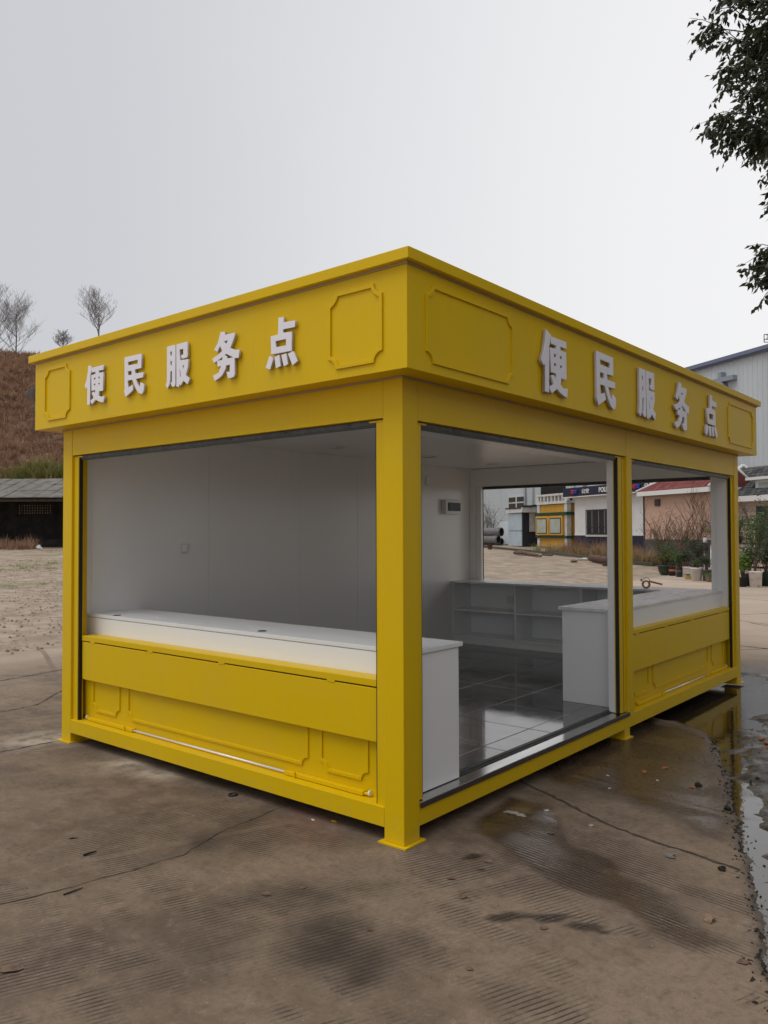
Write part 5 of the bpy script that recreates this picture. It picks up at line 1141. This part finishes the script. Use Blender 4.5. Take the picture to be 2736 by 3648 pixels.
# raised plant rack behind the row
rk = hit(U(1010), V(1270)); rk = rk + Vector((-N2.x*0.9, -N2.y*0.9, 0)); 
RK = tag(empty('plant_rack', rk, ANGC), 'white tubular plant rack behind the row of buckets', 'rack')
m = MB()
for x_ in (-0.65, 0.55, 2.9):
    for y_ in (0, 0.6): m.tube([(x_, y_, 0), (x_, y_, 1.12)], 0.03, 6)
m.build('leg', M['signw'], RK); MB().box(-0.8, 3.1, -0.05, 0.7, 1.08, 1.13).build('rack_shelf', M['iron'], RK); MB().tube([(-0.65, -0.03, 0.55), (2.9, -0.03, 0.55)], 0.025, 6).build('crossbar', M['signw'], RK)
def rack_plant(x_, label, mt, w, h, plant, shape='drum'):
    q = rk + Vector((RT0.x*x_, RT0.y*x_, 1.13)); q += Vector((F2.x*0.3, F2.y*0.3, 0)); d = depth(q)
    uu = 1368+FPX*((q-CAM).dot(RT)/(q-CAM).dot(FW)); vv = 1824-FPX*((q-CAM).dot(UP)/(q-CAM).dot(FW))
    pot_plant(uu, vv, w, h, mt, label, plant, shape, Dc=(q-CAM).dot(FW), group='pots on the plant rack')
rack_plant(-0.45, 'small pale pot with light green shrub on the left of the rack', M['pot_white'], 14, 18, (0.45, 0.32, 500, 0.06, M['lgreen'], 7))
rack_plant(0.45, 'dark green pot with dense shrub in the middle of the rack', M['pot_green'], 26, 24, (0.75, 0.45, 900, 0.06, M['mgreen'], 9))
rack_plant(1.9, 'rack pot with bushy bright foliage right of the kiosk corner', M['pot_green'], 24, 22, (0.95, 0.55, 1400, 0.065, M['lgreen'], 10))
rack_plant(2.75, 'rack pot with tall dark foliage near the right edge', M['pot_green'], 24, 22, (1.7, 0.6, 1100, 0.07, M['dkgreen'], 9))
q = rk + Vector((RT0.x*-0.78, RT0.y*-0.78, 1.131)) + Vector((F2.x*0.2, F2.y*0.2, 0)); o = tag(empty('white_jar', q), 'small white jar with black lid on the end of the plant rack', 'jar'); MB().lathe([(0.01, 0), (0.06, 0), (0.07, 0.05), (0.065, 0.16), (0.05, 0.19)], (0, 0, 0), 14).build('jar_body', M['pot_white'], o); MB().lathe([(0.055, 0.191), (0.055, 0.22), (0.01, 0.235)], (0, 0, 0), 14).build('lid', M['pot_black'], o)
q = hit(U(1525), V(1260)) + Vector((-N2.x*2.4, -N2.y*2.4, 0)); o = tag(empty('orange_cart', q, ANGC), 'orange-red cart body behind the pots right of the kiosk', 'cart')
M['orangebody'] = PM('orange_red_paint', (0.45, 0.08, 0.025), 0.5, c2=(0.32, 0.06, 0.02), vs=3)
MB().box(-0.75, 1.4, 0, 0.7, 0.30, 0.85).build('cart_body', M['orangebody'], o, 0.05)
for x_ in (-0.5, 1.1): MB().tube([(x_, -0.06, 0.2), (x_, 0.06, 0.2)], 0.2, 14).build('wheel', M['rubber'], o)
# bare brown shrubs behind the pots
def shrub(u, v, Dc, h, n, seed, label, lm=None, nl=0, spread=0.35):
    rn_ = random.Random(seed); p = px(u, v, Dc); p.z = ground_z(p.x, p.y)
    o = tag(empty('shrub', p), label, 'shrub', 'shrubs behind the planter row'); mb = MB(); tp_ = []
    for k in range(n):
        a = rn_.uniform(0, 6.28); grow(mb, (rn_.gauss(0, .1), rn_.gauss(0, .1), 0), (math.cos(a)*spread, math.sin(a)*spread, 1), h*rn_.uniform(.5, .8), 0.014, 2, rn_, 0.10, tp_, 0.45, 3)
    mb.build('stem', M['twig'], o)
    if nl:
        vs2 = []; fs2 = []
        for k in range(nl): q, dd = rn_.choice(tp_); leaf(vs2, fs2, q+Vector((rn_.gauss(0, .06), rn_.gauss(0, .06), rn_.gauss(0, .06))), Vector((rn_.gauss(0, 1), rn_.gauss(0, 1), rn_.uniform(-.5, .8))), 0.07, 0.02, rn_)
        MB().add(vs2, fs2).build('foliage', lm, o)
shrub(U(920), 1960, 32.5, 2.7, 7, 3, 'tall bare upright shrub before the pink wall')
shrub(U(610), 1960, 32.0, 1.7, 6, 5, 'dark dead shrub with clinging brown leaves before the pink house', M['dryleafset'] if 'dryleafset' in M else M['rustgrass'], 380)
shrub(U(740), 1970, 31.0, 1.5, 8, 6, 'grey-brown dead shrub low behind the white bucket', M['rustgrass'], 300)
shrub(U(470), 1960, 33.5, 1.5, 8, 7, 'reddish withered shrub at the left corner of the pink house', M['rustgrass'], 260)
shrub(U(850), 1985, 29.0, 0.9, 8, 8, 'low green shrub filling the gap behind the big white bucket', M['dkgreen'], 900)
shrub(U(580), 1985, 29.0, 0.9, 8, 9, 'green shrub behind the black pot with orange band', M['mgreen'], 800)
shrub(U(1350), 1985, 27.0, 2.0, 4, 10, 'tall shrub with dark round leaves just right of the kiosk corner', M['dkgreen'], 420)
shrub(U(1640), 1985, 27.0, 1.9, 6, 11, 'tall dark shrub before the clapboard cabin door', M['dkgreen'], 600)
shrub(1725, 1945, 60.0, 2.2, 6, 14, 'sooty dead shrub against the warehouse wall', M['clodleaf'] if 'clodleaf' in M else M['dkgreen'], 260, 0.15)
shrub(1755, 1945, 60.0, 2.5, 7, 15, 'second sooty dead shrub closer to the leaning sheets', M['dkgreen'], 300, 0.15)

# ------------------------------------------------------------------ litter on the near concrete
def gz(x, y): i = int(np.argmin(abs(gx-x))); j = int(np.argmin(abs(gy-y))); return float(H[j, i])
def DP(dx, dy): p = px(dx*1.6492, dy*1.6492, 1.0); d = p-CAM; t = -CAM.z/d.z; q = CAM+d*t; return (q.x, q.y, gz(q.x, q.y))
def dead_leaf(dx, dy, L, rz, label, mt='dryleaf', curl=0.10):
    p = DP(dx, dy); n = 7; vs_ = []; fs_ = []
    for i in range(n):
        t = i/(n-1); w_ = L*(0.34+0.07*math.sin(9*t+L*300))*math.sin(math.pi*min(t*0.96+0.02, 1))**0.75; zc_ = L*curl*(0.25*math.sin(3*t)+0.08)
        vs_ += [(L*(t-.5), -w_, zc_+w_*0.12+0.0015), (L*(t-.5), 0, zc_*0.5+0.001), (L*(t-.5), w_, zc_+w_*0.18+0.0015)]
    for i in range(n-1): fs_ += [(3*i, 3*i+1, 3*i+4, 3*i+3), (3*i+1, 3*i+2, 3*i+5, 3*i+4)]
    o = MB().add(vs_, fs_, 0, True).build('dead_leaf', M[mt]); o.location = p; o.rotation_euler = (0, 0, rz); tag(o, label, 'leaf', 'dead leaves on the concrete'); return o
dead_leaf(25, 2095, 0.085, 0.9, 'curled brown leaf at the bottom left edge of the picture')
dead_leaf(575, 1932, 0.05, 0.4, 'pale tan leaf on the grooved concrete in the foreground')
dead_leaf(655, 1918, 0.035, 1.2, 'small dark leaf just right of the pale tan leaf')
dead_leaf(975, 1898, 0.05, 0.6, 'brown leaf in a damp spot below the near kiosk foot')
dead_leaf(1000, 1938, 0.05, 1.5, 'curled brown leaf below another brown leaf near the foot')
dead_leaf(1055, 1862, 0.05, 0.2, 'dark wet leaf nearest to the right of the kiosk foot')
dead_leaf(1175, 2006, 0.04, 0.9, 'small curled leaf beside the row of damp blots')
dead_leaf(800, 2010, 0.03, 0.5, 'tiny dark leaf between two oily stains')
dead_leaf(1015, 2095, 0.035, 0.1, 'dark leaf under the damp blots in the foreground')
dead_leaf(1605, 2080, 0.05, 0.7, 'brown leaf near the water channel at the lower right')
dead_leaf(1190, 1800, 0.045, 0.4, 'black leaf in the shiny wet patch')
def twig(dx0, dy0, dx1, dy1, r, label, mt='clod'):
    a, b_ = DP(dx0, dy0), DP(dx1, dy1); m_ = [(a[k]+b_[k])/2 for k in range(3)]
    tag(MB().tube([(a[0], a[1], a[2]+r), (m_[0]+0.004, m_[1]-0.004, m_[2]+r*1.5), (b_[0], b_[1], b_[2]+r)], [r, r*0.9, r*0.5], 5).build('twig', M[mt]), label, 'twig')
twig(180, 1850, 208, 1842, 0.006, 'short black twig on the concrete left of the long crack', 'clod')
twig(137, 1935, 178, 1920, 0.004, 'thin twig lying along the crack in the foreground')
twig(150, 1812, 170, 1811, 0.003, 'fine twig near the left facade of the kiosk')
rock('pebble', DP(1448, 1852), 0.028, 'smooth grey pebble on the crack at the right', M['stone'], 4, 0.7, elong=1.4)
rock('mortar_scrap', DP(1105, 1757), 0.034, 'flat pale mortar scrap beside the door bay', M['mortar'], 7, 0.30, 'mortar scrap', elong=1.7, rz=0.4)
rock('mortar_scrap', DP(1125, 1762), 0.024, 'smaller pale mortar scrap touching a larger one', M['mortar'], 17, 0.30, 'mortar scrap', elong=1.7, rz=0.1)
rock('mortar_scrap', DP(1277, 1783), 0.014, 'tiny pale mortar scrap left of the crack', M['mortar'], 8, 0.4, 'mortar scrap', elong=1.5)
rock('stone', DP(1532, 1990), 0.030, 'reddish brown stone on the damp slab near the channel', M['tanstone'], 9, 0.8)
rock('stone', DP(1508, 1697), 0.026, 'black clod at the slab edge beside the water', M['clod'], 10, 0.9, 'clod')
rock('stone', DP(1572, 1750), 0.026, 'black clod in the channel water', M['clod'], 12, 0.9, 'clod')
rock('stone', DP(1560, 1880), 0.024, 'black clod where the crack meets the channel', M['clod'], 13, 0.9, 'clod')
for k, (a, b_, t) in enumerate(((1495, 1701, 'orange chip beside the black clod at the slab edge'), (1645, 1600, 'largest orange peel in the heap beyond the puddle'), (1650, 1612, 'lower orange peel in the heap beyond the puddle'), (1656, 1606, 'rightmost orange peel in the heap beyond the puddle'), (1437, 1660, 'orange chip on the wet slab by the channel'), (1392, 1668, 'tan chip on the wet slab under the window flap'))):
    rock('chip', DP(a, b_), 0.020 if k else 0.016, t, M['brickbit'], 20+k, 0.6, 'chip', elong=1.5, rz=k)
for k, (a, b_, t) in enumerate(((683, 1920, 'white paint chip in the rusty patch before the kiosk'), (1181, 1751, 'white chip near the mortar scrap'), (1317, 1703, 'white chip on the wet slab left of the window bay'), (1420, 1686, 'pale flat chip on the wet slab'), (1313, 1675, 'small white crumb in the shadow of the kiosk'))):
    rock('chip', DP(a, b_) if k != 0 else DP(676, 1771), 0.009, t, M['glassbit'], 40+k, 0.4, 'chip', elong=1.8, rz=k*0.7)
o = rock('chip', DP(722, 1774), 0.012, 'yellow paint flake in the rusty patch before the kiosk', M['yellow'], 60, 0.3, 'chip', elong=2)
o = tag(MB().lathe([(0.018, 0.002), (0.030, 0.002), (0.030, 0.008), (0.018, 0.008), (0.018, 0.002)], (0, 0, 0), 16).build('washer', M['rubber']), 'dark metal washer on the ground under the front beam', 'washer'); q = DP(503, 1718); o.location = (q[0], q[1], q[2])
# gravel, clods and leaf litter nobody could count
def scatter(name, n, fn, rmin, rmax, mt, label, cat, seed):
    rn_ = random.Random(seed); vs_ = []; fs_ = []
    while n > 0:
        q = fn(rn_)
        if q is None: continue
        n -= 1; r = rn_.uniform(rmin, rmax); b_ = len(vs_); a0_ = rn_.uniform(0, 6.28); el = rn_.uniform(0.6, 1.5)
        for k in range(5): a = a0_+k*1.2566; rr = r*rn_.uniform(.7, 1.2); vs_.append((q[0]+math.cos(a)*rr*el, q[1]+math.sin(a)*rr, q[2]-0.002))
        vs_.append((q[0]+rn_.uniform(-.3, .3)*r, q[1]+rn_.uniform(-.3, .3)*r, q[2]+r*rn_.uniform(0.35, 0.9)))
        fs_ += [(b_+k, b_+(k+1) % 5, b_+5) for k in range(5)]
    tag(MB().add(vs_, fs_).build(name, mt), label, cat, kind='stuff')
def f_asph(r):
    x, y = r.uniform(0.3, 2.6), r.uniform(-1.0, 6.0); i = int(np.argmin(abs(gx-x))); j = int(np.argmin(abs(gy-y)))
    return (x, y, float(H[j, i])) if asph[j, i] > 0.5 and H[j, i] > -0.028 else None
scatter('channel_gravel', 1500, f_asph, 0.003, 0.013, M['stone'], 'wet gravel and grit along the water channel', 'gravel', 1)
scatter('channel_dirt', 600, f_asph, 0.003, 0.016, M['clod'], 'black crumbs and clods along the water channel', 'debris', 2)
def f_edge(r):
    k = r.randrange(2, 9); t = r.random(); a, b_ = EDGE[k], EDGE[k+1]; x = a[0]+(b_[0]-a[0])*t+r.gauss(0.02, 0.035); y = a[1]+(b_[1]-a[1])*t+r.gauss(0, 0.03); return (x, y, max(gz(x, y), -0.021))
scatter('edge_dirt', 420, f_edge, 0.003, 0.013, M['clod'], 'black crumbs of dirt along the broken slab edge', 'debris', 3)
def f_slab(r):
    x, y = r.uniform(-2.5, 2.2), r.uniform(-2.2, 2.8); return (x, y, gz(x, y))
scatter('slab_grit', 900, f_slab, 0.001, 0.0032, M['mortar'], 'pale grit scattered on the near concrete', 'grit', 4)
scatter('slab_crumbs', 420, f_slab, 0.0015, 0.005, M['clod'], 'dark crumbs scattered on the near concrete', 'debris', 5)
def f_dirt(r):
    Dc = 8+34*r.random()**1.6; Xc = Dc*r.uniform(-0.52, -0.36); p = cxd(Xc, Dc)
    if p.x > -8.1: return None
    i = int(np.argmin(abs(gx-p.x))); j = int(np.argmin(abs(gy-p.y))); return (p.x, p.y, float(H[j, i])+0.012)
scatter('yard_stones', 800, f_dirt, 0.008, 0.04, M['tanstone'], 'stones and clods strewn over the bare earth yard at the left', 'stones', 6)
scatter('yard_leaves', 300, f_dirt, 0.01, 0.035, M['dryleaf'], 'brown leaf litter strewn over the bare earth yard at the left', 'leaf litter', 7)
pts = []
while len(pts) < 220:
    Dc = random.uniform(14, 52); p = cxd(Dc*random.uniform(-0.5, -0.37), Dc)
    if p.x < -9 and fbm(np.array(p.x), np.array(p.y), 0.25, 90) > 0.52: pts.append((p.x, p.y, ground_z(p.x, p.y)-0.03, random.uniform(.5, 1.1)))
vs_, fs_ = blades(pts, 0.12, 0.010, 16, 0.14, random.Random(3)); tag(MB().add(vs_, fs_).build('yard_grass', M['greengrass']), 'thin green weeds in the bare earth yard', 'grass', kind='stuff')
pts = []
for k in range(60):
    p = cxd(random.uniform(-27.5, -23.2), random.uniform(52.5, 54.5)); pts.append((p.x, p.y, ground_z(p.x, p.y), random.uniform(.6, 1.2)))
vs_, fs_ = blades(pts, 0.9, 0.02, 16, 0.5, random.Random(13)); tag(MB().add(vs_, fs_).build('shed_weeds', M['drygrass']), 'dry reddish weeds at the mouth of the shed', 'grass', kind='stuff')
q = px(140, 1936, 53.5); rock('refuse_bag', (q.x, q.y, ground_z(q.x, q.y)), 0.28, 'white refuse bag before the dark shed', M['glassbit'], 71, 0.8, 'bag')

# ------------------------------------------------------------------ added out of view on the right to block light: a brick workshop and one more tree
M['redbrick'] = brickmat('red_brick', (0.17, 0.075, 0.05), (0.13, 0.055, 0.04), (0.16, 0.14, 0.12), 0.24, 0.075)
NB = tag(empty('shade_workshop', (7.2, 4.0, 0), R(90)), 'added red brick workshop out of view that shades the kiosk', 'building')
MB().box(-9, 3.2, -9, 0, -0.1, 4.6).build('wall', M['redbrick'], NB)
rf = MB().box(-9.4, 3.6, -9.4, 0.5, 4.6, 4.85).build('roof', M['asb'], NB)
for k in range(4):
    w_ = MB().box(-8.0+k*2.8, -6.4+k*2.8, 0.0, 0.06, 1.1, 3.1).build('window', M['signw'], NB)
    for i in range(2): MB().box(-7.9+k*2.8+i*0.76, -7.24+k*2.8+i*0.76, 0.061, 0.08, 1.2, 3.0).build('pane', M['glassdark'], w_)
for (x_, y_, a_, lb) in ((5.6, 9.6, 2.0, 'added leafy tree out of view that shades the kiosk'),):
    t2 = copy_tree(TR); t2.location = (x_, y_, 0); t2.rotation_euler = (0, 0, a_); tag(t2, lb, 'tree')
